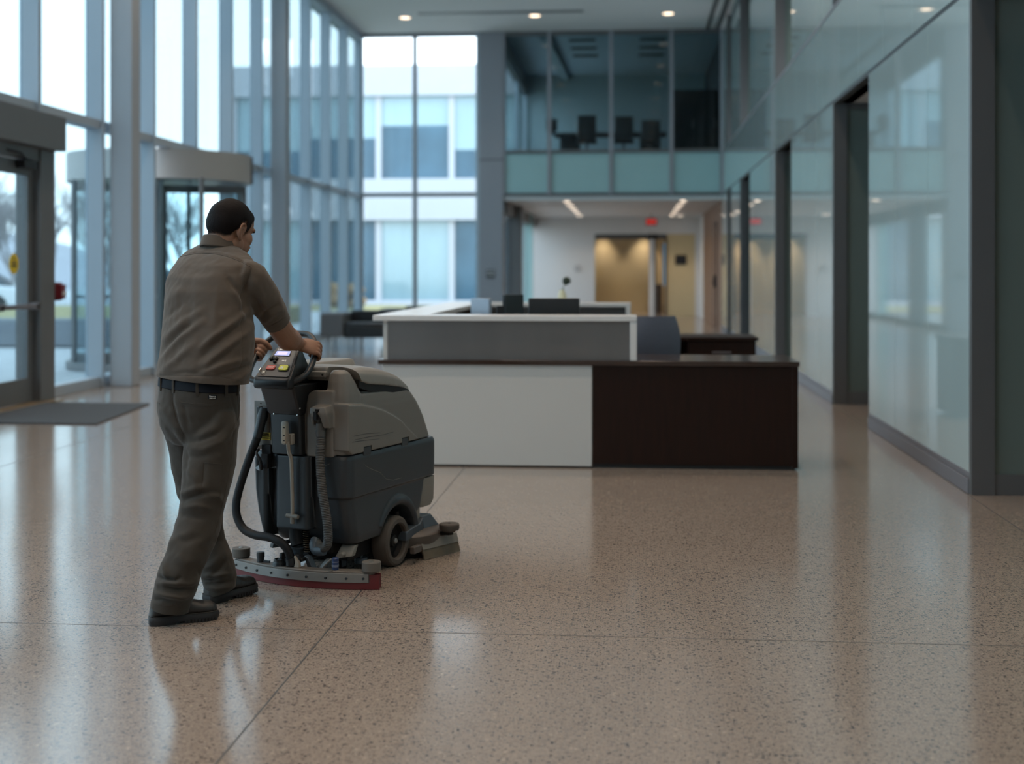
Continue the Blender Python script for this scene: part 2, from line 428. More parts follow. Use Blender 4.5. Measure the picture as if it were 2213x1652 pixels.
# yellow caution roundel on the glass of the leaf
Ms = mat('yellow_sticker', (0.72,0.52,0.02), 0.5); Mk = mat('black_print', (0.03,0.03,0.03), 0.6)
sy, sz = 13.56, 1.47
st = build('door_sticker', G().lathe([(0.001,0.0),(0.105,0.0),(0.105,0.002),(0.001,0.002)], (-6.320,sy,sz), (1,0,0), 32), Ms, label='round yellow caution sticker on the entrance door glass', cat='sticker')
mk = G().box(-6.3181, -6.3172, sy-0.055, sy+0.055, sz-0.035, sz-0.01).box(-6.3181, -6.3172, sy-0.05, sy+0.05, sz+0.0, sz+0.022).box(-6.3181, -6.3172, sy-0.03, sy+0.03, sz+0.045, sz+0.058)
build('marking', mk, Mk, st)
# red pull station beside the door
fa = build('pull_station', G().box(-6.22, -6.165, 14.38, 14.50, 1.09, 1.25), M_red, bevel=0.006, label='small red fire alarm pull station beside the entrance door', cat='fire alarm')
build('back_box', G().box(-6.34, -6.215, 14.36, 14.52, 1.07, 1.27), M_red, fa, bevel=0.005)
build('pull_handle', G().box(-6.17, -6.15, 14.40, 14.48, 1.13, 1.17), M_white, fa)
# floor mat
mt = G().box(-6.15, -4.90, 9.0, 14.15, 0.0, 0.012)
a, b_ = FL(211, 918), FL(335, 871)
mg = G().add([(-6.12,12.0,0.001),(a.x,12.0,0.001),(b_.x,13.9,0.001),(-6.12,13.9,0.001),(-6.12,12.0,0.013),(a.x,12.0,0.013),(b_.x,13.9,0.013),(-6.12,13.9,0.013)], [(0,3,2,1),(4,5,6,7),(0,1,5,4),(1,2,6,5),(2,3,7,6),(3,0,4,7)])
build('floor_mat', mg, mat('ribbed_mat', (0.05,0.055,0.062), 0.95, var=0.4, scale=60, bump=0.8), label='dark grey ribbed entrance mat lying inside the door', cat='mat', smooth=False)

M_glassR = glass_mat('revolving_door_glass', (0.80,0.87,0.89))
# ---- revolving door
RX, RY, RR = -6.9, 19.6, 1.3
rv = empty('door_2', (RX, RY, 0), label='revolving door drum with grey curved canopy in the left glazing', cat='revolving door', kind='structure')
M_can = mat('canopy_metal', (0.36,0.355,0.345), 0.45, 0.2, var=0.03, scale=3)
build('canopy', G().lathe([(RR-0.01,2.68),(RR+0.02,2.68),(RR+0.02,3.09),(RR-0.35,3.09),(RR-0.35,3.02),(RR-0.01,3.02)], (RX,RY,0), n=72), M_can, rv)
build('canopy_ceiling', G().lathe([(0.01,2.72),(RR,2.72),(RR,2.76),(0.01,2.76)], (RX,RY,0), n=72), M_frameD, rv)
build('canopy_seam', G().box(-5.63, -5.578, RY+0.25, RY+0.265, 2.68, 3.09), M_frameD, rv)
build('base_ring', G().lathe([(RR-0.03,0),(RR+0.03,0),(RR+0.03,0.1),(RR-0.03,0.1)], (RX,RY,0), n=72), M_frame, rv)
def arc(a0, a1, r, n=14): return [(RX+r*math.cos(math.radians(a0+(a1-a0)*i/n)), RY+r*math.sin(math.radians(a0+(a1-a0)*i/n))) for i in range(n+1)]
for a0, a1 in ((45,135), (225,315)):
    pl = arc(a0, a1, RR)+arc(a1, a0, RR-0.014)
    build('curved_pane', G().prism(pl, lambda p:(p[0],p[1],0.1), lambda p:(p[0],p[1],2.68)), M_glassR, rv)
for aa in (45, 90, 135, 225, 270, 315):
    x, y = RX+(RR)*math.cos(math.radians(aa)), RY+RR*math.sin(math.radians(aa))
    build('drum_post', G().cyl((x,y,0),(x,y,2.7),0.035,14), M_frame, rv)
build('shaft', G().cyl((RX,RY,0),(RX,RY,2.74),0.045,16), M_frame, rv)
for aa in (20, 110, 200, 290):
    R = Matrix.Translation((RX,RY,0)) @ Matrix.Rotation(math.radians(aa),4,'Z')
    wf = G().box(0.04,0.10,-0.025,0.025,0.02,2.66).box(RR-0.12,RR-0.05,-0.025,0.025,0.02,2.66).box(0.1,RR-0.12,-0.025,0.025,0.02,0.20).box(0.1,RR-0.12,-0.025,0.025,2.55,2.66).box(0.1,RR-0.12,-0.06,-0.03,1.0,1.04)
    wing = build('wing_frame', wf.xf(R), M_frame, rv)
    build('wing_pane', G().box(0.09,RR-0.11,-0.006,0.006,0.19,2.56).xf(R), M_glassR, wing)

# ================================================================ right glass wall
wr = empty('wall_right', (XR, 12.0, 0), label='frosted pale green glass wall with recessed bays along the right side', cat='glass wall', kind='structure')
panels = [(YN, 0.4), (2.8, 6.55), (8.77, 12.38), (14.57, 18.25), (20.3, 24.5), (26.7, 29.0), (30.2, YB)]
for i, (y0, y1) in enumerate(panels):
    n = max(1, round((y1-y0)/1.2)); dy = (y1-y0)/n
    build('base_channel', G().box(XR-0.012, XR+0.06, y0, y1, 0, 0.095).box(XR-0.004, XR+0.06, y0, y1, 0.097, 0.135), M_base, wr, bevel=0.003)
    for zlo, zhi in ((0.135, ZT), (ZU, ZC-0.03)):
        build('backing', G().box(XR+0.03, XR+0.08, y0, y1, zlo, zhi), M_dark, wr)
        for j in range(n):
            build('glass_panel', G().box(XR, XR+0.03, y0+dy*j+(0.004 if j else 0), y0+dy*(j+1)-(0.004 if j < n-1 else 0), zlo, zhi), M_glassW, wr, smooth=False)
    build('end_post', G().box(XR+0.001, XR+0.08, y1-0.004, y1+0.02, 0, ZT), M_base, wr)
    build('end_post', G().box(XR-0.004, XR+0.14, y0-0.05, y0-0.001, 0, ZT), M_frame, wr, bevel=0.004)
    build('end_post', G().box(XR-0.004, XR+0.14, y0-0.05, y0-0.001, ZU, ZC), M_frame, wr, bevel=0.004)
# fascia band between the storeys
y = YN
while y < YB-0.01:
    y1 = min(y+1.21, YB)
    build('fascia_panel', G().box(XR, XR+0.03, y+0.003, y1-0.003, ZT+0.035, ZU-0.03), M_glassW, wr, smooth=False)
    y = y1
build('fascia_backing', G().box(XR+0.03, XR+0.2, YN, YB, ZT, ZU), M_dark, wr)
build('shadow_gap', G().box(XR+0.004, XR+0.06, YN, YB, ZT-0.002, ZT+0.036), M_seam, wr)
build('ledge', G().box(XR-0.006, XR+0.03, YN, YB, ZU-0.03, ZU+0.004), M_base, wr)
# recesses
rec = [(0.4, 2.8), (6.55, 8.77), (12.38, 14.57), (18.25, 20.3), (24.5, 26.7), (29.0, 30.2)]
for (y0, y1) in rec:
    for zlo, zhi in ((0, ZT), (ZU, ZC)):
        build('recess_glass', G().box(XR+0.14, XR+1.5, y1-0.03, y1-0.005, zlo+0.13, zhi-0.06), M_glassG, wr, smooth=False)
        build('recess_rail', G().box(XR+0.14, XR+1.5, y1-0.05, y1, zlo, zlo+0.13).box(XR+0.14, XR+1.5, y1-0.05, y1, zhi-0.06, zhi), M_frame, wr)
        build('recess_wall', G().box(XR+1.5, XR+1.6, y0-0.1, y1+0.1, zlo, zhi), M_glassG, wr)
        build('recess_wall', G().box(XR+0.085, XR+1.5, y0-0.02, y0+0.0, zlo, zhi), M_frame, wr)
        build('recess_soffit', G().box(XR+0.085, XR+1.6, y0, y1, zhi, zhi+0.03), M_ceil, wr)
        build('recess_post', G().box(XR+0.0, XR+0.14, y1-0.06, y1-0.052, zlo, zhi), M_frame, wr)

# ================================================================ far facade (window part, pilaster, office above, hall below)
XP0, XP1 = -3.52, -2.96
bw = empty('wall_back', (-1, YB, 0), label='far wall with glazing, grey pilaster and teal glass office above the hall', cat='wall', kind='structure')
build('pilaster', G().box(XP0, XP1, YB-0.06, YB+0.5, 0, ZC), M_pil, bw, bevel=0.01)
build('pilaster_seam', G().box(XP0-0.002, XP1+0.002, YB-0.064, YB, 3.98, 4.02), M_frame, bw)
for x in (XL+0.1, -5.06, XP0-0.04):
    build('mullion', G().box(x-0.045, x+0.045, YB-0.05, YB+0.12, 0, ZC), M_mull if x != -5.06 else M_pil, bw, bevel=0.006)
build('transom', G().box(XL, XP0, YB-0.04, YB+0.12, 3.14, 3.24), M_pil, bw)
build('sill', G().box(XL, XP0, YB-0.04, YB+0.12, 0, 0.1), M_mull, bw)
build('head', G().box(XL, XP0, YB-0.04, YB+0.12, ZC-0.08, ZC), M_pil, bw)
for x0, x1 in ((XL+0.14, -5.10), (-5.02, XP0-0.08)):
    for z0, z1, t in ((0.1, 3.14, 'lower'), (3.24, ZC-0.08, 'upper')):
        nwin += 1
        build('window_%d' % nwin, G().box(x0, x1, YB+0.02, YB+0.036, z0, z1), M_glassB, kind='structure', cat='window',
              label='%s %s pane of the far window beside the grey pilaster' % (t, 'left' if x0 < -5.5 else 'right'))
mx = [-2.96, -1.88, -0.44, 0.96, 2.12]
ff = G()
for i in range(5):
    ff = G().box(mx[i]-0.045, mx[i]+0.045, YB-0.05, YB+0.06, 3.18, ZC)
    build('mullion', ff, M_pil, bw)
build('rail', G().box(XP1, XR, YB-0.04, YB+0.06, 3.14, 3.22).box(XP1, XR, YB-0.04, YB+0.06, 4.14, 4.22).box(XP1, XR, YB-0.04, YB+0.06, ZC-0.1, ZC), M_frame, bw)
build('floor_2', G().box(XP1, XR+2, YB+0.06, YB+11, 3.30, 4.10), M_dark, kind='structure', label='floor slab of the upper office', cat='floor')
for i in range(4):
    build('spandrel', G().box(mx[i]+0.045, mx[i+1]-0.045, YB, YB+0.02, 3.22, 4.14), M_span, bw, smooth=False)
    nwin += 1
    build('window_%d' % nwin, G().box(mx[i]+0.045, mx[i+1]-0.045, YB, YB+0.016, 4.22, ZC-0.1), M_glassD, kind='structure', cat='window',
          label=('leftmost', 'second from left', 'third from left', 'rightmost')[i]+' pane of the dark upper office glazing')
# ---- upper office
of = empty('upper_office', (-0.5, 36, 4.1), label='dim upper office room behind the teal glazing', cat='room', kind='structure')
build('office_back', G().box(XP1-0.3, XR+0.3, 39.0, 39.2, 4.1, ZC), M_offwall, of)
build('office_ceiling', G().box(XP1-0.3, XR+0.3, YB+0.07, 39.2, ZC-0.02, ZC+0.2), M_offceil, of)
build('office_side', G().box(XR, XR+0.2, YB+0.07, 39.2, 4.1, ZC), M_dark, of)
for y0 in (YB+0.55, 36.0, 38.85):
    build('office_mullion', G().box(XP1-0.06, XP1+0.005, y0, y0+0.07, 4.1, ZC), M_mull, of)
build('office_head', G().box(XP1-0.12, XP1+0.02, YB+0.5, 39, 6.45, ZC), M_frame, of)
build('office_sill', G().box(XP1-0.12, XP1+0.0, YB+0.5, 39, 4.1, 4.2), M_frame, of)
build('office_pane', G().box(XP1-0.05, XP1-0.04, YB+0.5, 39, 4.2, 6.45), M_glassB, of)
build('office_beam', G().prism([(-2.1,32),(-1.9,32),(-1.75,39),(-1.95,39)], lambda p:(p[0],p[1],6.86), lambda p:(p[0],p[1],6.99)), M_offwall, of)
# ---- hall below
ZH = 3.05; YH = 42.0
hl = empty('far_hall', (-0.5, 37, 0), label='white walled hall opening under the upper office', cat='room', kind='structure')
build('hall_ceiling', G().box(XP1-0.3, XR+0.3, YB+0.0, YH+4.2, ZH, ZH+0.12), M_ceil, hl)
build('hall_back', G().box(XP1-0.2, -1.08, YH, YH+0.15, 0, ZH).box(-1.08, 1.98, YH, YH+0.15, 2.52, ZH).box(1.98, XR+0.1, YH, YH+0.15, 0, ZH), M_white, hl)
build('hall_side', G().box(XR, XR+0.15, YB+0.06, 40.0, 0, ZH), M_wood, hl)
build('hall_side', G().box(XR, XR+0.15, 40.0, YH, 0, ZH), M_white, hl)
wd = G().box(XR-0.03, XR+0.01, 33.6, 33.7, 0, 2.5).box(XR-0.03, XR+0.01, 34.7, 34.8, 0, 2.5).box(XR-0.03, XR+0.01, 33.6, 34.8, 2.5, 2.6)
d3 = build('door_3', G().box(XR-0.02, XR+0.0, 33.7, 34.7, 0.01, 2.5), M_wood, kind='structure', label='brown wooden door with black handle in the far hall side wall', cat='door')
build('door_frame', wd, mat('dark_brown_trim', (0.07,0.035,0.025), 0.5), d3)
build('door_handle', G().box(XR-0.08, XR-0.02, 33.8, 33.92, 0.98, 1.28).box(XR-0.12, XR-0.06, 33.85, 34.05, 1.1, 1.14), M_blackm, d3, bevel=0.004)
for y0, y1 in ((YB+0.5, 34.7), (35.2, 39.8), (40.3, YH)):
    nwin += 1
    build('window_%d' % nwin, G().box(XP1-0.05, XP1-0.03, y0, y1, 0.15, 2.75), M_glassB, kind='structure', cat='window',
          label={0:'nearest',1:'middle',2:'farthest'}[(nwin) % 3]+' window pane along the left side of the far hall')
build('hall_mullion', G().box(XP1-0.15, XP1+0.2, 34.7, 35.2, 0, ZH), M_frame, hl)
build('hall_mullion', G().box(XP1-0.10, XP1+0.12, 39.8, 40.1, 0, ZH), M_span, hl)
build('hall_head', G().box(XP1-0.15, XP1+0.05, YB+0.3, YH, 2.75, ZH).box(XP1-0.15, XP1+0.05, YB+0.3, YH, 0, 0.15), M_frame, hl)
# corridor behind the opening
build('corridor_back', G().box(-3.0, 1.10, 45.5, 45.7, 0, ZH).box(1.55, 4, 45.5, 45.7, 0, ZH).box(1.10,1.55,45.5,45.7,0,0.9).box(1.10,1.55,45.5,45.7,2.3,ZH), M_beige, hl)
build('corridor_side', G().box(2.5, 2.6, YH+0.1, 45.6, 0, ZH).box(-2.2,-2.1,YH+0.1,45.6,0,ZH), M_beige, hl)
build('hall_partition', G().box(1.10, 1.98, YH+0.03, YH+0.12, 0, 2.52), M_beige, hl)
build('hall_post', G().box(0.58, 0.74, YH, YH+0.1, 0, 2.52), M_white, hl)
build('hall_post', G().box(0.74, 0.80, YH, YH+0.1, 0, 2.52).box(1.06, 1.12, YH, YH+0.1, 0, 2.52).box(-1.08, 1.1, YH, YH+0.1, 2.36, 2.52), M_frameD, hl)
nwin += 1
build('window_%d' % nwin, G().box(-1.08, 0.58, YH+0.05, YH+0.06, 0.0, 2.36), M_glassB, kind='structure', cat='window', label='clear glass front of the warm lit corridor beyond the hall')
nwin += 1
build('window_%d' % nwin, G().box(1.10, 1.55, 45.6, 45.62, 0.9, 2.3), M_glassB, kind='structure', cat='window', label='narrow daylight window at the end of the warm corridor')
pic = build('picture', G().box(1.38, 1.72, YH-0.01, YH+0.03, 1.58, 1.88), M_blackm, label='small dark framed picture on the beige wall of the far hall', cat='picture')
build('wall_clock', G().lathe([(0.09,0),(0.10,0.01),(0.10,0.035),(0.085,0.035),(0.085,0.03),(0.0,0.03)], (-1.62,YH,1.47), (0,-1,0), 24), mat('clock_grey', (0.45,0.45,0.46), 0.5), label='small pale round fixture on the white wall of the far hall', cat='wall fixture')
cab = build('storage_cabinet', G().box(0.82, 1.05, 44.9, 45.4, 0, 0.95), mat('cabinet_brown', (0.03,0.022,0.018), 0.4), bevel=0.01, label='dark brown cabinet at the end of the warm corridor under the window', cat='cabinet')
build('cabinet_door', G().box(0.84, 1.03, 44.885, 44.9, 0.05, 0.9), mat('cabinet_brown_door', (0.045,0.033,0.025), 0.4), cab)
# exit sign
ex = empty('exit_sign', (0.62, 40.0, 2.72), label='red lit exit sign hanging from the far hall ceiling', cat='exit sign')
build('housing', G().box(0.46, 0.78, 39.98, 40.03, 2.72, 2.92), M_blackm, ex, bevel=0.004)
build('stem', G().cyl((0.62,40.0,2.94),(0.62,40.0,ZH),0.012,10), M_blackm, ex)
build('letters', text_geo('EXIT', 0.145, Matrix.Translation((0.62,39.974,2.82)) @ Matrix.Rotation(PI/2,4,'X')), emat('exit_red', (1.0,0.07,0.05), 0.42), ex, smooth=False)
build('face', G().box(0.475, 0.765, 39.976, 39.98, 2.735, 2.905), emat('exit_face', (0.55,0.04,0.035), 0.28), ex)
# sign on the pilaster
sg = build('wall_sign', G().box(-3.36, -3.16, YB-0.075, YB-0.06, 1.22, 1.42), mat('sign_grey', (0.06,0.06,0.065), 0.5), label='small dark room sign on the grey pilaster', cat='sign')
sgm = G()
for (x, z, wd_) in ((-3.34,1.36,0.07),(-3.25,1.36,0.07),(-3.34,1.29,0.05),(-3.27,1.29,0.09)): sgm.box(x, x+wd_, YB-0.077, YB-0.074, z, z+0.03)
build('marking', sgm, M_white, sg)

# ================================================================ lamps the place has
M_lamp2 = emat('hall_lamp_glow', (1.0,0.80,0.62), 6.0)
def downlight(x, y, z, r, label, group, power, spot=None):
    t = empty('downlight', (x,y,z), label=label, cat='ceiling light', group=group)
    build('trim_ring', G().lathe([(r,-0.006),(r+0.03,-0.006),(r+0.03,0.0),(r,0.0)], (x,y,z), n=24), M_white, t)
    build('lens', G().lathe([(0.001,-0.004),(r,-0.004),(r,-0.001),(0.001,-0.001)], (x,y,z), n=24), M_lamp if z > 5 else M_lamp2, t)
    l = bpy.data.lights.new('lamp', 'SPOT'); l.energy = power; l.color = (1.0, 0.79, 0.60); l.shadow_soft_size = r*0.9
    l.spot_size = math.radians(spot or 110); l.spot_blend = 0.8
    o = bpy.data.objects.new('lamp', l); C.objects.link(o); o.location = (0,0,-0.03); o.parent = t
    return t
LP = 150.0
for yy in (29.9, 26.3, 22.7, 19.1, 15.5, 11.9, 8.3, 4.7, 1.1, -2.0):
    for xx, nm in ((-4.96,'left'), (-2.08,'middle'), (0.83,'right')):
        far = yy > 29
        downlight(xx, yy, ZC, 0.12, ('%s one of the three warm round downlights visible in the atrium ceiling' % nm) if far else 'round recessed warm downlight of the atrium ceiling outside the frame',
                  'atrium ceiling downlights', 30 if yy > 21 else LP)
for i, yy in enumerate((32.6, 34.6, 36.6, 38.6, 40.8)):
    for xx, nm in ((-1.5,'left'), (1.25,'right')):
        downlight(xx, yy, ZH, 0.085, '%s in the %s row of small warm downlights over the far hall' % (('nearest','second nearest','middle','second farthest','farthest')[i], nm), 'far hall downlights', 22, 120)
for x, nm in ((-0.9,'left'), (0.45,'right')):
    downlight(x, 45.1, ZH, 0.07, '%s warm downlight washing the beige corridor wall' % nm, 'corridor wall washers', 100, 75)
downlight(1.5, 43.6, ZH, 0.07, 'warm downlight beside the corridor partition', 'corridor wall washers', 80, 100)
downlight(1.5, 41.2, ZH, 0.07, 'warm downlight in front of the beige hall partition with the picture', 'corridor wall washers', 25, 80)

# ================================================================ outside
gm = mat('pavement', (0.50,0.52,0.54), 0.8, var=0.1, scale=2)
build('ground_outside', G().box(-90, XL-0.06, -30, 140, -0.3, -0.02).box(XL-0.05, 60, 46.7, 140, -0.3, -0.02).box(XL-0.05, XP1-0.06, YB+0.12, 46.7, -0.3, -0.02), gm, kind='structure', label='pale concrete paving outside the glazing', cat='ground', smooth=False)
build('ground_lawn', G().box(-60, -9, 25.1, 37, -0.02, 0.42).box(-15,12,47,54,-0.02,0.03), mat('winter_grass', (0.33,0.29,0.14), 0.9, var=0.4, scale=3, bump=0.5), kind='structure', label='yellowish winter grass beyond the paving', cat='grass', smooth=False)
build('hill', G().ell((-120,110,-8), 90, 60, 19), mat('hazy_hill', (0.40,0.40,0.44), 1.0, var=0.2, scale=0.3), kind='structure', label='hazy grey wooded hill in the distance', cat='hill')
# building across the courtyard
bd = empty('office_building', (-5, 57, 0), label='two storey white and glass office building across the courtyard', cat='building')
M_bw = mat('white_cladding', (0.42,0.44,0.48), 0.6, var=0.03, scale=1); M_bg = mat('building_glass', (0.24,0.36,0.41), 0.10, 0.0, var=0.25, scale=0.35, spec=0.8)
M_bg2 = mat('building_glass_dark', (0.045,0.105,0.155), 0.12, var=0.6, scale=0.5, spec=0.4)
M_bi = mat('building_room', (0.12,0.16,0.19), 0.8, var=0.4, scale=0.4)
BX0, BX1, BY = -16.5, 14.0, 55.0
build('parapet', G().box(BX0, BX1, BY-0.3, BY+0.4, 8.5, 9.75), M_bw, bd)
build('band', G().box(BX0, BX1, BY-0.3, BY+0.4, 3.45, 5.13), M_bw, bd)
build('base', G().box(BX0, BX1, BY-0.3, BY+0.4, -0.1, 0.2), M_bw, bd)
build('room', G().box(BX0+0.1, BX1, BY+5, BY+5.4, 0, 9.2), M_bi, bd)
build('roof', G().box(BX0, BX1, BY+0.3, BY+7, 8.6, 8.9).box(BX0, BX1, BY+0.3, BY+7, 4.2, 4.5), M_bw, bd)
build('end_wall', G().box(BX0, BX0+0.3, BY, BY+7, -0.1, 9.6), M_bw, bd)
x = BX0+0.3; i = 0
while x < BX1-0.5:
    build('mullion', G().box(x-0.12, x+0.12, BY-0.12, BY+0.1, 0, 8.6), M_bw, bd)
    zm = 6.3+0.5*((i*37) % 3)
    build('window_glass', G().box(x+0.12, x+3.0-0.12, BY, BY+0.05, 0.2, 3.45), (M_bg, M_bg2)[i % 2], bd)
    build('window_glass', G().box(x+0.12, x+3.0-0.12, BY, BY+0.05, zm, 8.5), M_bg, bd)
    build('window_glass', G().box(x+0.12, x+3.0-0.12, BY+0.001, BY+0.051, 5.13, zm), M_bg2, bd)
    x += 3.0; i += 1
# planter wall outside the door
build('planter', G().box(-60, -8.6, 24.3, 25.0, 0, 0.5), mat('concrete_planter', (0.22,0.24,0.27), 0.8, var=0.1, scale=2), label='long low grey concrete planter wall outside the entrance door', cat='planter', bevel=0.02)
shg = G(); rnd = random.Random(2)
for i in range(60):
    a, h_ = rnd.uniform(0,2*PI), rnd.uniform(0.05,0.75); q_ = 0.6*math.sqrt(1-(h_-0.35)**2)*rnd.uniform(0.5,1)
    shg.ell((-10.5+q_*math.cos(a), 50+q_*math.sin(a), 0.05+h_), 0.22, 0.22, 0.18, None, 8, 5)
build('shrub', shg, mat('ochre_leaves', (0.33,0.20,0.09), 0.9, var=0.5, scale=6, bump=1), label='ochre shrub in front of the office building', cat='shrub')
def car(x, y, rz, col, label):
    t = empty('car', (x,y,0), rz, label=label, cat='car', group='cars parked outside')
    mc = mat('car_paint', col, 0.25, 0.1, coat=0.8)
    prof = [(-2.2,0.35),(-2.25,0.75),(-1.5,0.95),(1.3,0.95),(2.15,0.85),(2.25,0.4),(2.1,0.28),(-2.1,0.28)]
    build('body', G().prism(prof, lambda p:(p[0],-0.88,p[1]), lambda p:(p[0],0.88,p[1])), mc, t, local=True, bevel=0.08, segs=3)
    cab_ = [(-1.6,0.93),(-0.9,1.42),(0.9,1.45),(1.7,0.93)]
    build('cabin', G().prism(cab_, lambda p:(p[0],-0.78+0.15*(p[1]>1),p[1]), lambda p:(p[0],0.78-0.15*(p[1]>1),p[1])), mat('car_glass', (0.05,0.07,0.09), 0.08), t, local=True, bevel=0.04)
    for wx in (-1.35, 1.35):
        for wy in (-0.8, 0.8):
            build('wheel', G().lathe([(0.05,-0.1),(0.31,-0.1),(0.33,-0.06),(0.33,0.06),(0.31,0.1),(0.05,0.1)], (wx,wy,0.33), (0,1,0), 20), M_blackm, t, local=True)
car(-21.2, 41.5, 0.25, (0.75,0.77,0.8), 'white car parked outside beyond the planter, seen through the entrance door')
car(-15.6, 46, 0.2, (0.65,0.68,0.72), 'pale car parked outside to the right of the white car')
M_bark = mat('hazed_bark', (0.36,0.33,0.335), 0.95, var=0.3, scale=8)  # bark colour lightened to carry the distance haze
def tree_mesh(seed):
    rnd = random.Random(seed); g = G(); h = 10.0
    def branch(p, d, L_, r, lev):
        q = p+d*L_; mid = p+d*(L_*0.5)+Vector((rnd.uniform(-1,1),rnd.uniform(-1,1),0))*L_*0.05
        g.tube([p, mid, q], [r, r*0.8, r*0.6], 4 if lev > 1 else 7, cap=False)
        if lev >= 5: return
        for _ in range(4 if lev > 0 else 6):
            a = rnd.uniform(0, 2*PI); sp = rnd.uniform(0.35, 0.75)
            nd = (d+Vector((math.cos(a), math.sin(a), 0))*sp+Vector((0,0,0.12))).normalized()
            branch(p+d*(L_*rnd.uniform(0.5,1.0)), nd, L_*rnd.uniform(0.55,0.78), r*0.55, lev+1)
    branch(Vector((0,0,0)), Vector((0,0,1)), h*0.30, h*0.016, 0)
    return g
tp = [(-21.5,46),(-25,50),(-28,57),(-18.5,47.5),(-31,62),(-34,68),(-24,61),(-38,74),(-17.2,51),(-43,66),(-32,54),(-24,55)]
tp = [(x, y, 1.6+0.105*y+0.5*math.sin(x*3)) for x, y in tp]
tl = ['bare tree seen through the entrance door behind the parked cars','bare tree left of the one behind the parked cars','tall bare tree in the second row behind the cars','slim bare tree beside the end of the office building','bare tree farther back left of the office building','distant bare tree at the far edge of the lot','distant bare tree nearest to the office building end','farthest bare tree of the row','bare tree close against the office building end','distant bare tree on the far left','bare tree on the left behind the lawn','bare tree between the cars and the office building']
protos = []
for i, ((x, y, h), l_) in enumerate(zip(tp, tl)):
    if i < 4:
        t = build('bare_tree', tree_mesh(40+i), M_bark, cat='tree', group='bare winter trees outside', origin=(0,0,0), fixn=False); protos.append(t)
    else:
        t = protos[i % 4].copy(); C.objects.link(t)
    t.location = (x,y,-0.05); t.scale = (h/10,)*3; t.rotation_euler = (0,0,i*1.3); t['label'] = l_
# ================================================================ reception desk
M_dw = mat('dark_walnut', (0.0147,0.0045,0.0020), 0.38, var=0.5, scale=7, stretch=(5,5,0.5), spec=0.25)
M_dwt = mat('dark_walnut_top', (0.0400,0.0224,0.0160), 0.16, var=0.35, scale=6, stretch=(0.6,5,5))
M_dp = mat('white_desk_panel', (0.5520,0.5382,0.5152), 0.4, var=0.015, scale=3)
M_ds = mat('white_solid_surface', (0.6624,0.6532,0.6440), 0.25, var=0.01, scale=3)
M_dm = mat('brushed_metal_panel', (0.2000,0.1920,0.1880), 0.33, 0.75, var=0.12, scale=3, stretch=(1.5,1,0.2))
M_toe = mat('toe_kick', (0.01,0.01,0.01), 0.7)
dk = empty('reception_desk', (-0.3, 9.68, 0), label='long reception desk with white and dark walnut front and raised white counter', cat='reception desk')
YF = 9.68
build('white_panel', G().box(-1.77, -0.268, YF, YF+0.03, 0.012, 0.728), M_dp, dk, bevel=0.003)
build('walnut_panel', G().box(-0.266, 1.17, YF+0.002, YF+0.03, 0.03, 0.728), M_dw, dk, bevel=0.002)
build('end_panel', G().box(1.13, 1.172, YF-0.002, YF+0.72, 0.015, 0.728), M_dw, dk, bevel=0.002)
build('toe_kick', G().box(-1.74, 1.15, YF+0.015, YF+0.6, 0, 0.03), M_toe, dk)
build('worktop', G().box(-1.80, 1.18, YF-0.02, YF+0.76, 0.728, 0.762), M_dwt, dk, bevel=0.003)
build('modesty_panel', G().box(-1.77, 1.13, YF+0.68, YF+0.70, 0.1, 0.728), M_dw, dk)
build('counter_panel', G().box(-1.745, 0.0, YF+0.035, YF+0.06, 0.762, 1.04), M_dm, dk)
build('counter_leg', G().box(0.0, 0.048, YF+0.0, YF+0.33, 0.762, 1.04), M_ds, dk, bevel=0.003)
build('counter_top', G().box(-1.84, 0.048, YF-0.005, YF+0.33, 1.04, 1.078), M_ds, dk, bevel=0.003)
build('return_top', G().box(-1.84, -1.48, YF+0.33, 13.9, 1.04, 1.078), M_ds, dk, bevel=0.003)
build('return_panel', G().box(-1.77, -1.74, YF+0.03, 13.85, 0.0, 1.04), M_dp, dk)
build('return_worktop', G().box(-1.74, -1.0, YF+0.76, 13.17, 0.728, 0.762), M_dwt, dk)
build('return_gable', G().box(-1.74, -1.02, 11.9, 11.93, 0.0, 0.728), M_dw, dk)
build('rear_top', G().box(-1.48, 0.006, 13.55, 13.9, 1.04, 1.078), M_ds, dk, bevel=0.003)
build('rear_leg', G().box(-0.04, 0.006, 13.55, 13.9, 0.763, 1.04), M_ds, dk, bevel=0.003)
build('rear_panel', G().box(-1.74, -0.04, 13.72, 13.74, 0.764, 1.04), M_dm, dk)
cr = empty('credenza', (0.1, 13.55, 0), label='dark walnut rear desk with drawers behind the reception desk', cat='desk')
build('top', G().box(-1.0, 1.22, 13.18, 13.9, 0.728, 0.762), M_dw, cr, bevel=0.003)
build('carcass', G().box(0.55, 1.2, 13.22, 13.88, 0.03, 0.728).box(-0.98,-0.94,13.22,13.7,0,0.728), M_dw, cr)
for z0, z1 in ((0.52,0.715), (0.30,0.51), (0.05,0.29)):
    dr = build('drawer', G().box(0.57, 1.18, 13.2, 13.222, z0, z1), M_dw, cr, bevel=0.002)
    build('drawer_handle', G().tube([(0.79,13.2,(z0+z1)/2),(0.79,13.175,(z0+z1)/2),(0.96,13.175,(z0+z1)/2),(0.96,13.2,(z0+z1)/2)], 0.005, 8), M_base, dr)
build('back_panel', G().box(-0.94, 0.55, 13.84, 13.86, 0.05, 0.728), M_dw, cr)

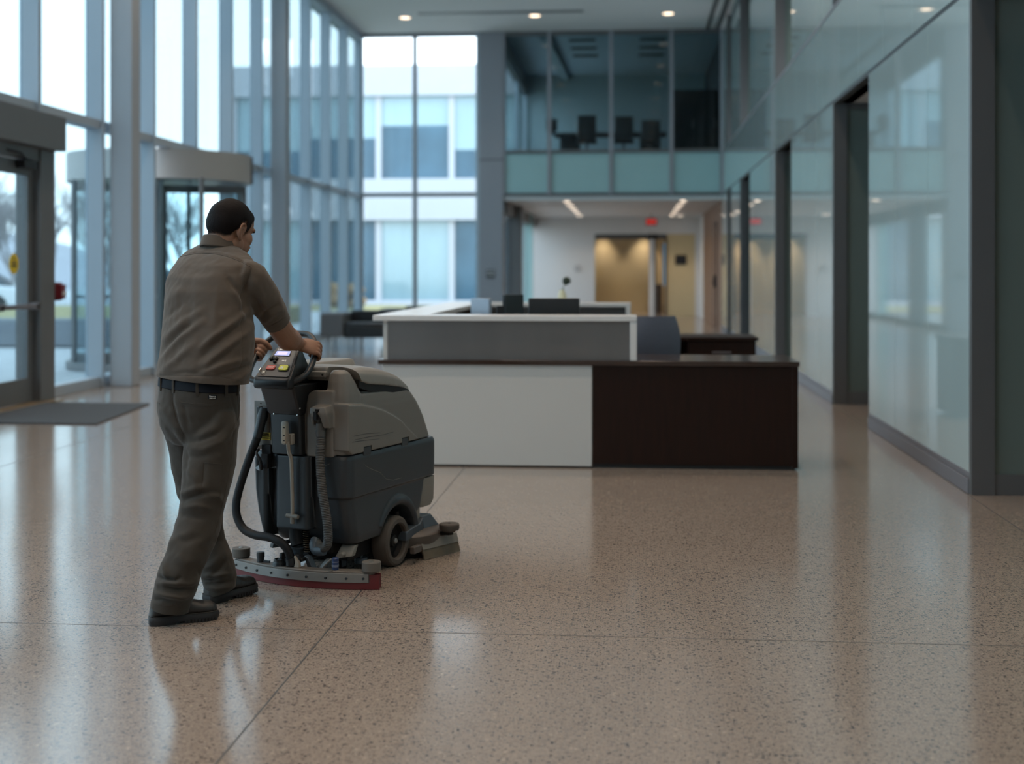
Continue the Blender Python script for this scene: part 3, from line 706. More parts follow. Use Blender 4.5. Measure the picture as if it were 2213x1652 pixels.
# ---- monitors and desk equipment
M_mon = mat('monitor_black', (0.012,0.014,0.016), 0.4)
M_sil = mat('monitor_silver', (0.30,0.34,0.40), 0.35, 0.4)
def monitor(loc, rz, w_, h_, zb, m, label):
    t = empty('computer_monitor', loc, rz, label=label, cat='monitor', group='monitors on the reception desk')
    s = build('screen', G().box(-w_/2, w_/2, -0.016, 0.016, zb, zb+h_), m, t, local=True, bevel=0.006)
    build('panel', G().box(-w_/2+0.012, w_/2-0.012, 0.016, 0.0175, zb+0.012, zb+h_-0.012), M_blackm, s, local=True)
    build('stand', G().box(-0.03, 0.03, -0.05, -0.02, 0.012, zb+h_*0.55).lathe([(0.11,0),(0.11,0.008),(0.03,0.014)], (0,-0.02,0), n=24), m, t, local=True, bevel=0.003)
monitor((-0.570, 10.26, 0.762), 0.02, 0.385, 0.30, 0.13, M_mon, 'wide black monitor backing onto the raised reception counter')
monitor((-1.16, 10.62, 0.762), -0.75, 0.22, 0.26, 0.16, M_sil, 'small silver blue monitor turned sideways at the left of the reception desk')
monitor((-0.92, 10.75, 0.762), 1.15, 0.30, 0.33, 0.12, M_mon, 'dark monitor turned almost edge-on between the silver and black monitors')
ph = empty('document_holder', (-0.98, 10.33, 0.762), 0.2, label='thin dark document stand beside the edge-on monitor', cat='document stand')
build('plate', G().box(-0.03, 0.03, -0.006, 0.006, 0.02, 0.37), M_mon, ph, local=True, bevel=0.003)
build('foot', G().box(-0.06, 0.06, -0.05, 0.05, 0, 0.02), M_mon, ph, local=True, bevel=0.004)
# ---- flowers on the rear counter
vs = empty('flower_vase', (-0.66, 13.72, 1.078), label='cream vase with a dark round flower on the rear white counter', cat='vase')
build('vase', G().lathe([(0.035,0),(0.045,0.03),(0.04,0.08),(0.025,0.12),(0.028,0.13),(0.02,0.13),(0.02,0.11)], (-0.68,13.72,1.078)), mat('cream_ceramic', (0.62,0.60,0.42), 0.4), vs)
build('stem', G().tube(spline([(-0.68,13.72,1.18),(-0.66,13.72,1.25),(-0.64,13.71,1.28)],8), 0.004, 6), mat('stem_green', (0.08,0.12,0.04), 0.7), vs)
fg = G()
rnd = random.Random(3)
for i in range(26):
    dv = Vector((rnd.gauss(0,1),rnd.gauss(0,1),rnd.gauss(0,1))).normalized()
    fg.ell(Vector((-0.635,13.71,1.295))+dv*0.032, 0.024, 0.02, 0.012, dv.to_track_quat('Z','Y').to_matrix(), 10, 6)
build('bloom', fg, mat('dark_bloom', (0.03,0.045,0.03), 0.8), vs)
# ---- office chair
M_mesh = mat('chair_mesh', (0.085,0.095,0.125), 0.75, var=0.15, scale=90)
ch = empty('office_chair', (0.14, 11.35, 0), 0.3, label='grey blue mesh office chair behind the reception desk', cat='chair')
bk = []
for i in range(13):
    t = i/12; z = 0.50+0.53*t; hw = 0.175+0.035*math.sin(PI*min(1,t*0.9))-0.05*max(0,t-0.8)*4*0.3
    y = -0.20-0.05*math.sin(PI*t)-0.05*t
    row = []
    prof = [(-1,0.05),(-0.85,0.02),(-0.45,-0.01),(0,-0.02),(0.45,-0.01),(0.85,0.02),(1,0.05)]
    pts = [(hw*a, y+b-0.010, z) for a, b in prof]+[(hw*a, y+b+0.010, z) for a, b in reversed(prof)]
    bk.append(pts)
build('backrest', G().loft(bk), M_mesh, ch, local=True)
build('seat', G().loft([[(p[0],p[1]+0.03,z) for p in rrect(0.46*k,0.46*k,0.12*k)] for z,k in ((0.42,0.9),(0.44,1),(0.48,1),(0.50,0.94))]), M_mesh, ch, local=True)
build('spine', G().tube(spline([(0,0,0.40),(0,-0.24,0.40),(0,-0.29,0.55),(0,-0.26,0.75)],16), 0.022, 10), M_blackm, ch, local=True)
build('gas_lift', G().cyl((0,0,0.10),(0,0,0.42),0.028,14), M_blackm, ch, local=True)
for i in range(5):
    a = 2*PI*i/5+0.3; lx, ly = 0.29*math.cos(a), 0.29*math.sin(a)
    lg = build('leg', G().tube([(0,0,0.12),(lx*0.6,ly*0.6,0.10),(lx,ly,0.075)],[0.03,0.022,0.016],10), M_blackm, ch, local=True)
    build('caster', G().lathe([(0.005,-0.02),(0.03,-0.02),(0.03,0.02),(0.005,0.02)], (lx,ly,0.03), (math.sin(a),-math.cos(a),0), 14), M_blackm, lg, local=True)
# ---- lounge seating by the far glazing
M_sofa = mat('grey_upholstery', (0.15,0.155,0.165), 0.85, var=0.12, scale=40, bump=0.4)
M_sofaD = mat('black_leather', (0.018,0.018,0.02), 0.42, var=0.2, scale=10)
def lounge(loc, rz, L_, label, arm=True):
    t = empty('lounge_sofa', loc, rz, label=label, cat='sofa', group='lounge sofas by the far glazing')
    build('seat', G().box(-L_/2, L_/2, -0.38, 0.38, 0.20, 0.42), M_sofaD, t, local=True, bevel=0.03, segs=3)
    build('cushion', G().box(-L_/2+0.02, L_/2-0.02, -0.37, 0.30, 0.42, 0.47), M_sofaD, t, local=True, bevel=0.025, segs=3)
    build('backrest', G().box(-L_/2, L_/2, 0.27, 0.40, 0.42, 0.68), M_sofaD, t, local=True, bevel=0.03, segs=3)
    build('armrest', G().box(-L_/2-0.42, -L_/2, -0.42, 0.42, 0.22, 0.64), M_sofa, t, local=True, bevel=0.03, segs=3)
    for x in (-L_/2-0.3, -L_/2+0.2, L_/2-0.12):
        for y in (-0.32, 0.32):
            build('leg', G().cyl((x,y,0),(x,y,0.22),0.014,8), M_base, t, local=True)
p0 = FL(720, 752)
lounge((-4.62, 24.3, 0), 0.0, 0.92, 'dark lounge sofa with grey upholstered arm end near the far glazing')
lounge((-3.9, 27.2, 0), 0.0, 1.3, 'low black lounge sofa behind the one with the grey arm end')
# ---- silhouettes in the upper office
ct = empty('meeting_table', (-0.6, 34.4, 4.1), label='dark meeting table behind the upper office glazing', cat='table')
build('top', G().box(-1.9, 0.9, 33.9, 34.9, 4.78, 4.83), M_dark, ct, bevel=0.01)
for x in (-1.5, 0.5): build('leg', G().box(x-0.25, x+0.25, 34.2, 34.6, 4.1, 4.78), M_dark, ct)
def mchair(x, y, rz, label, h=1.0):
    t = empty('meeting_chair', (x,y,4.1), rz, label=label, cat='chair', group='chairs at the upper meeting table')
    build('backrest', G().loft([[(p[0], 0.24+0.0*z, 0) for p in ()] or [(a,b+0.2+0.06*(z-0.5),z) for a,b in rrect(0.46,0.06,0.025,3)] for z in (0.5,0.7,0.9,h)]), M_mon, t, local=True, bevel=0.01)
    build('seat', G().box(-0.24,0.24,-0.25,0.22,0.42,0.5), M_mon, t, local=True, bevel=0.02)
    build('column', G().cyl((0,0,0.05),(0,0,0.42),0.03,10), M_mon, t, local=True)
    build('base', G().lathe([(0.26,0),(0.26,0.03),(0.03,0.06)],(0,0,0),n=16), M_mon, t, local=True)
mchair(-1.05, 33.5, PI, 'leftmost dark chair at the upper meeting table', 1.08)
mchair(-0.15, 33.5, PI, 'middle dark chair at the upper meeting table', 1.05)
mchair(0.5, 33.5, PI, 'rightmost dark chair at the upper meeting table', 0.95)
up = empty('computer_monitor', (-1.95, 34.3, 4.83), label='small dark monitor at the left end of the upper meeting table', cat='monitor')
build('screen', G().box(-2.1,-1.82,34.28,34.32,4.9,5.22), M_mon, up, bevel=0.005)
build('stand', G().box(-2.0,-1.9,34.3,34.4,4.83,4.95), M_mon, up)
kb = empty('tall_cabinet', (1.6, 33.2, 4.1), label='tall black cabinet at the right end of the upper office', cat='cabinet')
build('body', G().box(1.02, 2.08, 32.8, 33.6, 4.1, 5.72), M_mon, kb, bevel=0.01)
for x in (1.04, 1.57):
    dd = build('cabinet_door', G().box(x, x+0.5, 32.78, 32.8, 4.15, 5.68), mat('cabinet_black', (0.01,0.009,0.01), 0.6), kb)
    build('handle', G().box(x+0.44, x+0.46, 32.76, 32.78, 4.8, 5.0), M_base, dd)
for i, y in enumerate((33.0, 34.2, 35.4)):
    for x, nm in ((-1.15,'left'), (0.55,'right')):
        v = build('ceiling_vent', G().box(x-0.32, x+0.32, y-0.12, y+0.12, ZC-0.05, ZC-0.02), M_dark, group='vents in the upper office ceiling', cat='vent',
              label='%s ceiling vent of the %s row in the dim upper office' % (('nearest','middle','farthest')[i], nm))
# ================================================================ walk-behind floor scrubber
HD = math.radians(24.0); SH, CH = math.sin(HD), math.cos(HD)
SX, SZ = -0.93, 6.145                       # centre of the squeegee on the floor, camera frame
sl = cw(SX, SZ)
scr = empty('floor_scrubber', (sl.x, sl.y, 0), -(HD-TH), label='grey and dark blue walk-behind floor scrubber machine pushed by the worker', cat='floor scrubber')
def ml(px, py, u=None, v=None):
    """survey: machine-local point (x=right, y=forward, z) seen at a pixel on a known plane of the machine"""
    r = (px-CX)/FPX
    if v is not None: u = -(SX-SZ*r+v*(CH+r*SH))/(SH-r*CH)
    else: v = -(SX-SZ*r+u*(SH-r*CH))/(CH+r*SH)
    zc = SZ+CH*u-SH*v
    return Vector((v, u, CAMH-(py-HY)*zc/FPX))
M_tank = mat('taupe_plastic', (0.1599,0.1483,0.1326), 0.42, var=0.05, scale=9, bump=0.12, bscale=900)
M_lidm = mat('taupe_plastic_lid', (0.2084,0.1907,0.1685), 0.40, var=0.05, scale=9, bump=0.12, bscale=900)
M_lower = mat('slate_plastic', (0.0222,0.0277,0.0333), 0.40, var=0.10, scale=9, bump=0.12, bscale=900)
M_char = mat('charcoal_plastic', (0.0122,0.0137,0.0160), 0.38, var=0.08, scale=10, bump=0.1, bscale=900)
M_blk = mat('black_rubber', (0.007,0.007,0.008), 0.55, var=0.1, scale=20, spec=0.3)
M_hoseg = mat('grey_hose', (0.0672,0.0652,0.0625), 0.55, var=0.1, scale=20)
M_tyre = mat('grey_brown_tyre', (0.0756,0.0630,0.0536), 0.8, var=0.15, scale=25)
M_roll = mat('taupe_roller', (0.1142,0.1008,0.0874), 0.7, var=0.1, scale=20)
M_alu = mat('worn_aluminium', (0.2268,0.2226,0.2142), 0.45, 0.6, var=0.15, scale=14)
M_bar = mat('worn_bronze_bar', (0.1478,0.1277,0.1109), 0.5, 0.3, var=0.2, scale=14)
M_deck = mat('brown_deck', (0.0840,0.0672,0.0571), 0.5, 0.1, var=0.15, scale=10)
M_slate = mat('slate_bracket', (0.0630,0.0797,0.0966), 0.45, 0.1, var=0.1, scale=10)
M_blade = mat('red_squeegee_rubber', (0.1258,0.0107,0.0126), 0.5, var=0.1, scale=10)
M_cream = mat('cream_plastic', (0.3024,0.2688,0.2268), 0.5, var=0.05, scale=10)
M_lgrey = mat('light_grey_plastic', (0.1928,0.1785,0.1571), 0.5, var=0.05, scale=10)
M_scrw = mat('screw_steel', (0.55,0.55,0.52), 0.3, 0.9)
M_yel = mat('yellow_label', (0.50,0.40,0.05), 0.6)
def B(name, g, m, parent=scr, **k): return build(name, g, m, parent, local=True, **k)
def BM(name, bm, m, parent=scr, **k):
    me = bpy.data.meshes.new(name); bm.to_mesh(me); bm.free(); me.shade_smooth()
    return link(name, me, m, parent, **k)
def cut(bm, cutters):
    me = bpy.data.meshes.new('t'); bm.to_mesh(me); bm.free(); o = bpy.data.objects.new('t', me); C.objects.link(o); cs = []
    for g in cutters:
        cm = bpy.data.meshes.new('c'); cm.from_pydata(g.v, [], g.f)
        b2 = bmesh.new(); b2.from_mesh(cm); bmesh.ops.recalc_face_normals(b2, faces=b2.faces); b2.to_mesh(cm); b2.free()
        c = bpy.data.objects.new('c', cm); C.objects.link(c); cs.append(c)
        md = o.modifiers.new('b', 'BOOLEAN'); md.object = c; md.operation = 'DIFFERENCE'; md.solver = 'EXACT'
    dg = bpy.context.evaluated_depsgraph_get(); nm = bpy.data.meshes.new_from_object(o.evaluated_get(dg))
    for c in cs: bpy.data.objects.remove(c)
    bpy.data.objects.remove(o); b = bmesh.new(); b.from_mesh(nm); bpy.data.meshes.remove(nm); return b
def rr_ring(v0, v1, u0, u1, z, r, n=6):
    return [(p[0]+(v0+v1)/2, p[1]+(u0+u1)/2, z) for p in rrect(v1-v0, u1-u0, r, n)]
def pu(x0,x1,y0,y1,z0,z1): return G().box(x0,x1,y0,y1,z0,z1)

# ---- lower (solution) tank
g = G()
rings = []
for z, vl, vr, u0, u1 in ((0.168,-0.205,0.205,0.075,0.60),(0.20,-0.222,0.212,0.055,0.68),(0.24,-0.238,0.214,0.04,0.735),(0.30,-0.252,0.214,0.025,0.76),(0.377,-0.264,0.212,0.012,0.80),(0.383,-0.274,0.222,0.002,0.872),(0.47,-0.280,0.224,-0.002,0.872),(0.555,-0.286,0.226,-0.004,0.868),(0.572,-0.280,0.220,0.002,0.86)):
    rings.append(rr_ring(vl, vr, u0, u1, z, 0.055))
g.loft(rings)
g.loft([rr_ring(-0.148,0.028,-0.022,0.10,z,0.02) for z in (0.235,0.25,0.55,0.565)])          # raised rear centre panel
g.loft([rr_ring(-0.272+0.02*k,-0.20,-0.014,0.10,z,0.02) for z,k in ((0.185,2.9),(0.24,1.9),(0.30,1.1),(0.40,0.3),(0.55,0))])
fend = [(0.206, 0.467+0.178*math.cos(a), 0.132+0.178*math.sin(a)) for a in np.linspace(-0.2, PI*0.86, 22)]
g.tube(fend, [0.027-0.010*max(0,(i-14)/7) for i in range(22)], 12)
bm = remeshed(g, 0.004, 4, 0.5)
arch = G().tube([(0.10,0.467,0.13),(0.40,0.467,0.13)], 0.158, 40)
chan1 = G().box(-0.195,-0.150,-0.05,0.035,0.20,0.50); chan2 = G().box(0.034,0.062,-0.05,0.03,0.20,0.60)
bm = cut(bm, [arch, chan1, chan2])
lt = BM('lower_tank', bm, M_lower)
lt.data.set_sharp_from_angle(angle=math.radians(50))
# front light grey corner piece
B('front_corner', G().loft([rr_ring(0.05,0.215,0.70,0.83,0.235,0.03), rr_ring(0.02,0.218,0.69,0.862,0.26,0.04), rr_ring(-0.1,0.219,0.72,0.868,0.375,0.04)]), M_lgrey, angle=60)
# pale scratches on the tank side
sc = G()
for pts in (((782,1000),(797,1012),(822,1022),(835,1036),(850,1038),(868,1033)), ((695,1010),(705,1006),(712,1003))):
    sc.tube([ml(px,py,v=0.2245) if px > 760 else ml(px,py,u=-0.004) for px,py in pts], 0.0009, 5)
B('scratch', sc, M_lgrey)

# ---- upper (recovery) tank hull
g = G(); rings = []
for z, u1 in ((0.576,0.835),(0.60,0.825),(0.626,0.808),(0.68,0.775),(0.729,0.735),(0.775,0.69)):
    rings.append(rr_ring(-0.256,0.212,0.0,u1,z,0.055,8))
g.loft(rings)
rings = [rr_ring(-0.256,0.212,0.09,0.70,0.76,0.05,8), rr_ring(-0.254,0.211,0.09,0.655,0.80,0.05,8), rr_ring(-0.25,0.208,0.09,0.61,0.835,0.05,8), rr_ring(-0.23,0.19,0.10,0.55,0.85,0.05,8)]
g.loft(rings)
for a, b in ((0.088,0.210), (-0.254,-0.165)):
    g.loft([rr_ring(a-0.01,b+0.002,0.0,0.20,0.66,0.05,8), rr_ring(a,b,0.002,0.17,0.84,0.05,8), rr_ring(a+0.006,b-0.008,0.008,0.125,0.90,0.045,8), rr_ring(a+0.016,b-0.020,0.016,0.095,0.938,0.036,8), rr_ring(a+0.030,b-0.036,0.028,0.075,0.952,0.02,8)])
g.loft([rr_ring(0.004,0.15,-0.008,0.035,0.565,0.014), rr_ring(0.004,0.15,-0.008,0.035,0.80,0.014), rr_ring(0.016,0.15,-0.006,0.033,0.845,0.012), rr_ring(0.04,0.15,-0.004,0.03,0.862,0.01)])
# raised lower side panel under the arc, both sides
arcp = [(-0.004,0.805),(0.05,0.80),(0.13,0.793),(0.22,0.775),(0.32,0.75),(0.412,0.718),(0.49,0.685),(0.56,0.64),(0.63,0.60),(0.665,0.578),(0.03,0.578),(-0.004,0.60)]
for v0, v1 in ((0.15,0.2275),(-0.272,-0.2)):
    g.prism(arcp, lambda p: (v0,p[0],p[1]), lambda p: (v1,p[0],p[1]))
# hood over the drain hose
g.loft([[(0.055,0.03,0.80),(0.14,0.03,0.80),(0.135,-0.055,0.795),(0.07,-0.055,0.795)], [(0.05,0.03,0.765),(0.15,0.03,0.765),(0.148,-0.06,0.765),(0.058,-0.06,0.765)], [(0.115,0.03,0.70),(0.15,0.03,0.70),(0.148,-0.035,0.70),(0.118,-0.045,0.70)]])
g.loft([[(0.054,0.03,0.79),(0.068,0.03,0.79),(0.068,-0.058,0.79),(0.056,-0.055,0.79)], [(0.05,0.03,0.71),(0.064,0.03,0.71),(0.064,-0.03,0.71),(0.05,-0.03,0.71)]])
bm = remeshed(g, 0.004, 4, 0.5)
nb = [G().box(0.2,0.25,a,b,0.56,0.602) for a, b in ((0.128,0.203),(0.489,0.56))]
hole = G().tube([(0.098,-0.03,0.69),(0.098,-0.03,0.785)], 0.030, 20)
bm = cut(bm, nb+[hole])
ut = BM('upper_tank', bm, M_tank); ut.data.set_sharp_from_angle(angle=math.radians(50))
for a, b in ((0.128,0.203),(0.489,0.56)):
    B('latch_tab', pu(0.19,0.2255,a+0.004,b-0.004,0.56,0.60), M_lower, bevel=0.003)
B('recess_filler', pu(-0.15,0.085,0.04,0.12,0.70,0.80).box(-0.16,0.09,0.112,0.13,0.78,0.93), M_blk)
gk = G(); rings = []
B('seam_gasket', G().loft([rr_ring(-0.245,0.205,0.02,0.82,0.568,0.05), rr_ring(-0.245,0.205,0.02,0.82,0.58,0.05)]), M_blk)
ss = G()
for pts in (((765,943),(790,938),(822,936)),((768,951),(800,944),(828,940),(850,934)),((762,956),(790,952),(820,949))):
    ss.tube([ml(px,py,v=0.2282) for px,py in pts], 0.0008, 5)
B('scratch', ss, M_char)
# ---- lid
def lid_ring(u, zs, zt, w0, w1, n=10):
    pts = [(w0, u, zs), (w1, u, zs)]
    cx, hw, h = (w0+w1)/2, (w1-w0)/2, zt-zs
    for i in range(n+1):
        a = PI*i/n; c, s_ = math.cos(a), math.sin(a)
        pts.append((cx+hw*math.copysign(abs(c)**0.42, c), u, zs+h*(abs(s_)**0.55)))
    return pts
US = [0.055,0.065,0.12,0.2,0.28,0.36,0.44,0.5,0.55,0.59,0.61]
rings = []
for u in US:
    zs = lin([0.0,0.12,0.157,0.345,0.512,0.61],[0.905,0.900,0.884,0.866,0.842,0.815], u)
    zt = lin([0.0,0.1,0.2,0.32,0.42,0.5,0.56,0.61,0.66],[0.962,0.966,0.966,0.955,0.935,0.912,0.886,0.852,0.82], u)
    w = lin([0,0.45,0.61],[1,1,0.93], u)
    k = 0.6 if u in (0.055,) else 1.0
    zt = zs+(zt-zs)*k
    rings.append(lid_ring(u, zs, zt, -0.256*w, 0.217*w))
g = G().loft(rings)
bm = remeshed(g, 0.005, 5, 0.5)
hornc = [G().loft([rr_ring(a-0.010,b+0.04,-0.05,0.155,0.86,0.04), rr_ring(a-0.010,b+0.04,-0.05,0.10,0.95,0.04), rr_ring(a-0.010,b+0.04,-0.05,0.09,1.0,0.04)]) for a, b in ((0.088,0.206),)]
hornc += [G().loft([rr_ring(-0.29,-0.155,-0.05,0.115,0.8,0.04), rr_ring(-0.29,-0.155,-0.05,0.115,1.0,0.04)])]
bm = cut(bm, hornc)
ld = BM('lid', bm, M_lidm); ld.data.set_sharp_from_angle(angle=math.radians(50))
gap = G(); rings = []
for u in US[2:-1]:
    zs = lin([0.0,0.12,0.157,0.345,0.512,0.61],[0.905,0.900,0.884,0.866,0.842,0.815], u)
    rings.append([(-0.246,u,zs-0.03),(0.209,u,zs-0.03),(0.209,u,zs+0.004),(-0.246,u,zs+0.004)])
B('lid_gasket', G().loft(rings), M_blk)
tr = G()
tr.loft([rr_ring(-0.235,-0.05,0.10,0.56,0.93,0.04), rr_ring(-0.225,-0.06,0.11,0.55,0.967,0.04), rr_ring(-0.215,-0.07,0.13,0.53,0.972,0.04)])
B('lid_tray', tr, M_lidm, angle=60)
B('lid_strap', pu(-0.06,0.082,0.035,0.06,0.918,0.944), M_lidm, bevel=0.004)
B('lid_hinge_screw', G().cyl((0.068,0.033,0.93),(0.068,0.037,0.93),0.005,10), M_blk)

# ---- console column
g = G()
g.loft([rr_ring(-0.158,0.0,-0.034,0.11,0.572,0.012), rr_ring(-0.168,-0.004,-0.038,0.11,0.755,0.012)])
g.loft([rr_ring(-0.170,-0.002,-0.044,0.11,0.752,0.012), rr_ring(-0.172,0.002,-0.05,0.11,0.765,0.012), rr_ring(-0.162,0.018,-0.12,0.115,0.865,0.014), rr_ring(-0.155,0.025,-0.135,0.11,0.89,0.014)])
cc = B('console_column', g, M_char, bevel=0.003)
for px, py, u in ((632,843,-0.115),(648,883,-0.05),(592,895,-0.041),(643,898,-0.041)):
    p = ml(px, py, u=u-0.004); B('screw', G().lathe([(0.004,-0.003),(0.004,0.002),(0.001,0.003)], p, (0,-1,0), 10), M_scrw, cc)
B('column_edge', G().loft([[(-0.186,0.0,0.575),(-0.160,-0.02,0.575),(-0.160,0.05,0.575),(-0.186,0.05,0.575)], [(-0.182,0.0,0.74),(-0.170,-0.02,0.74),(-0.170,0.05,0.74),(-0.182,0.05,0.74)]]), M_lgrey, bevel=0.004)
# ---- console head: wedge with sloped face
def head_ring(u, z0, z1, v0, v1, r=0.010):
    return [(p[0]+(v0+v1)/2, u, p[1]+(z0+z1)/2) for p in rrect(v1-v0, z1-z0, min(r,(z1-z0)/2.2), 4)]
g = G().loft([head_ring(-0.192,0.893,0.915,-0.140,0.024), head_ring(-0.186,0.882,0.924,-0.150,0.034), head_ring(-0.17,0.878,0.934,-0.154,0.036), head_ring(-0.10,0.876,0.982,-0.156,0.012), head_ring(-0.03,0.88,1.030,-0.158,-0.018), head_ring(0.008,0.885,1.050,-0.158,-0.032), head_ring(0.022,0.89,1.046,-0.157,-0.032), head_ring(0.07,0.89,0.955,-0.150,-0.02)])
hd = B('console', g, M_char, angle=45)
PC = {'bl': Vector((-0.143,-0.176,0.9315)), 'br': Vector((0.026,-0.176,0.9315)), 'tl': Vector((-0.150,0.004,1.0495)), 'tr': Vector((-0.044,0.004,1.0495))}
pn = Vector((0,-0.118,0.18)).normalized()
def pp(s, t, h=0.0):
    a = PC['bl'].lerp(PC['br'], s); b = PC['tl'].lerp(PC['tr'], s); return a.lerp(b, t)+pn*h
def plate(s0, s1, t0, t1, h0, h1, n=5, r=0.18):
    pts = []
    for a, b in rrect(1, 1, r, n): pts.append((s0+(s1-s0)*(a+0.5), t0+(t1-t0)*(b+0.5)))
    return G().prism(pts, lambda p: pp(p[0],p[1],h0), lambda p: pp(p[0],p[1],h1))
M_panel = mat('console_face', (0.0714,0.0655,0.0605), 0.5, var=0.05, scale=20)
fp = B('control_panel', plate(0.0,1.0,0.0,1.0,-0.003,0.003,5,0.06), M_panel, label='sloped grey brown control panel face')
B('panel_inset', plate(0.42,0.97,0.40,0.96,0.003,0.0035,4,0.05).merge(plate(0.1,0.97,0.66,0.96,0.003,0.0034,4,0.05)), mat('console_inset', (0.10,0.095,0.09), 0.4), fp)
B('display', plate(0.11,0.80,0.68,0.86,0.003,0.006,3,0.05), M_blk, fp)
B('display_screen', plate(0.14,0.77,0.695,0.845,0.006,0.0065,3,0.04), emat('display_glow', (0.42,0.45,0.72), 0.75), fp)
B('display_text', plate(0.22,0.66,0.72,0.82,0.0065,0.0067,3,0.04), emat('display_text', (0.68,0.58,0.78), 0.8), fp)
for s, t, r in ((0.13,0.56,0.0085),(0.18,0.60,0.007),(0.25,0.565,0.0065),(0.31,0.56,0.0095),(0.335,0.585,0.006),(0.34,0.46,0.007)):
    c = pp(s, t); B('toggle_button', G().lathe([(r*1.15,0.0),(r*1.1,0.006),(r,0.012),(r*0.5,0.015),(0.0005,0.0155)], c, pn, 16), M_blk, fp)
rb = B('stop_button', plate(0.17,0.46,0.205,0.345,0.003,0.008,5,0.25), mat('red_button', (0.42,0.06,0.045), 0.5), fp)
yb = B('start_button', plate(0.60,0.91,0.195,0.36,0.004,0.009,5,0.25), mat('yellow_button', (0.60,0.58,0.03), 0.45), fp)
B('button_bezel', plate(0.575,0.935,0.165,0.385,0.003,0.006,5,0.22), M_blk, fp)
e1 = (PC['br']-PC['bl']).normalized(); e2 = (PC['tl']-PC['bl']); e2 = (e2-e1*e2.dot(e1)).normalized()
def pmat(s, t, h):
    o = pp(s, t, h); return Matrix(((e1.x,e2.x,pn.x,o.x),(e1.y,e2.y,pn.y,o.y),(e1.z,e2.z,pn.z,o.z),(0,0,0,1)))
M_wp = mat('white_print', (0.7,0.68,0.66), 0.6)
B('lettering', text_geo('STOP', 0.014, pmat(0.315,0.275,0.0082)), M_wp, rb, smooth=False)
dm = G()
for i in range(2): dm.merge(plate(0.66+0.05*i,0.70+0.05*i,0.24,0.31,0.009,0.0093,2,0.05))
B('marking', dm, M_wp, yb)
tm = plate(0.10,0.13,0.905,0.935,0.003,0.0036,2,0.05).merge(plate(0.17,0.30,0.905,0.935,0.003,0.0036,2,0.05)).merge(plate(0.33,0.43,0.91,0.93,0.003,0.0036,2,0.05)).merge(plate(0.56,0.66,0.52,0.55,0.0035,0.004,2,0.05)).merge(plate(0.69,0.72,0.50,0.56,0.0035,0.004,2,0.05))
B('marking', tm, M_wp, fp)
ky = G().lathe([(0.010,0),(0.010,0.004),(0.006,0.005),(0.0005,0.005)], pp(0.13,0.12), pn, 16).merge(plate(0.07,0.10,0.08,0.17,0.003,0.022,3,0.3))
B('ignition_key', ky, M_scrw, fp)
B('key_collar', G().lathe([(0.013,0),(0.012,0.003),(0.009,0.003)], pp(0.20,0.075), pn, 16).merge(G().lathe([(0.012,0),(0.011,0.003),(0.008,0.003)], pp(0.17,0.17), pn, 16)), M_blk, fp)

# ---- hoop handle
HP = [(-0.03,-0.125,0.905),(0.012,-0.115,0.910),(0.047,-0.075,0.936),(0.049,-0.02,0.985),(0.033,0.025,1.035),(0.004,0.068,1.076),(-0.040,0.096,1.104),(-0.09,0.105,1.110),(-0.165,0.104,1.108),(-0.222,0.094,1.097),(-0.258,0.066,1.064),(-0.272,0.026,1.018),(-0.272,-0.02,0.975),(-0.252,-0.075,0.935),(-0.215,-0.112,0.912),(-0.150,-0.125,0.905)]
hs = spline(HP, 150)
B('handle_hoop', G().tube(hs, 0.0138, 18), M_char)
# ---- lever with cable, T handle
l0 = ml(618,935,u=-0.06)
lv = B('release_lever', G().loft([[(l0.x+p[0], -0.058-0.022*k, l0.z+p[1]) for p in rrect(0.030*q, 0.105*q, 0.013*q, 5)] for k, q in ((0,0.9),(0.15,1),(0.85,1),(1,0.86))]), M_cream, angle=50)
B('lever_face', G().loft([[(l0.x+0.004+p[0], -0.0805-0.002*k, l0.z-0.006+p[1]) for p in rrect(0.017, 0.078, 0.003, 3)] for k in (0,1)]), mat('lever_label', (0.42,0.33,0.24), 0.6), lv)
lm = G()
for dz in (0.024,-0.012,-0.034): lm.box(l0.x-0.001, l0.x+0.009, -0.0835, -0.0822, l0.z+dz-0.0025, l0.z+dz+0.0025)
B('marking', lm, M_blk, lv)
B('lever_bracket', G().box(l0.x+0.012,l0.x+0.032,-0.06,-0.036,l0.z-0.055,l0.z-0.005), M_cream, lv, bevel=0.004)
cable = spline([ml(622,955,u=-0.07), ml(624,975,u=-0.062), ml(629,995,u=-0.05), ml(631,1040,u=-0.045), ml(632,1090,u=-0.045), ml(632,1112,u=-0.045)], 30)
B('pull_rod', G().tube(cable, [0.0085]*len(cable), 12), M_cream)
tp_ = ml(632,1116,u=-0.045)
B('t_handle', G().cyl(tp_+Vector((-0.031,0,0.002)), tp_+Vector((0.031,0,-0.002)), 0.0105, 16).cyl(tp_, tp_+Vector((0,0,-0.034)), 0.0105, 16), M_lgrey, bevel=0.002)
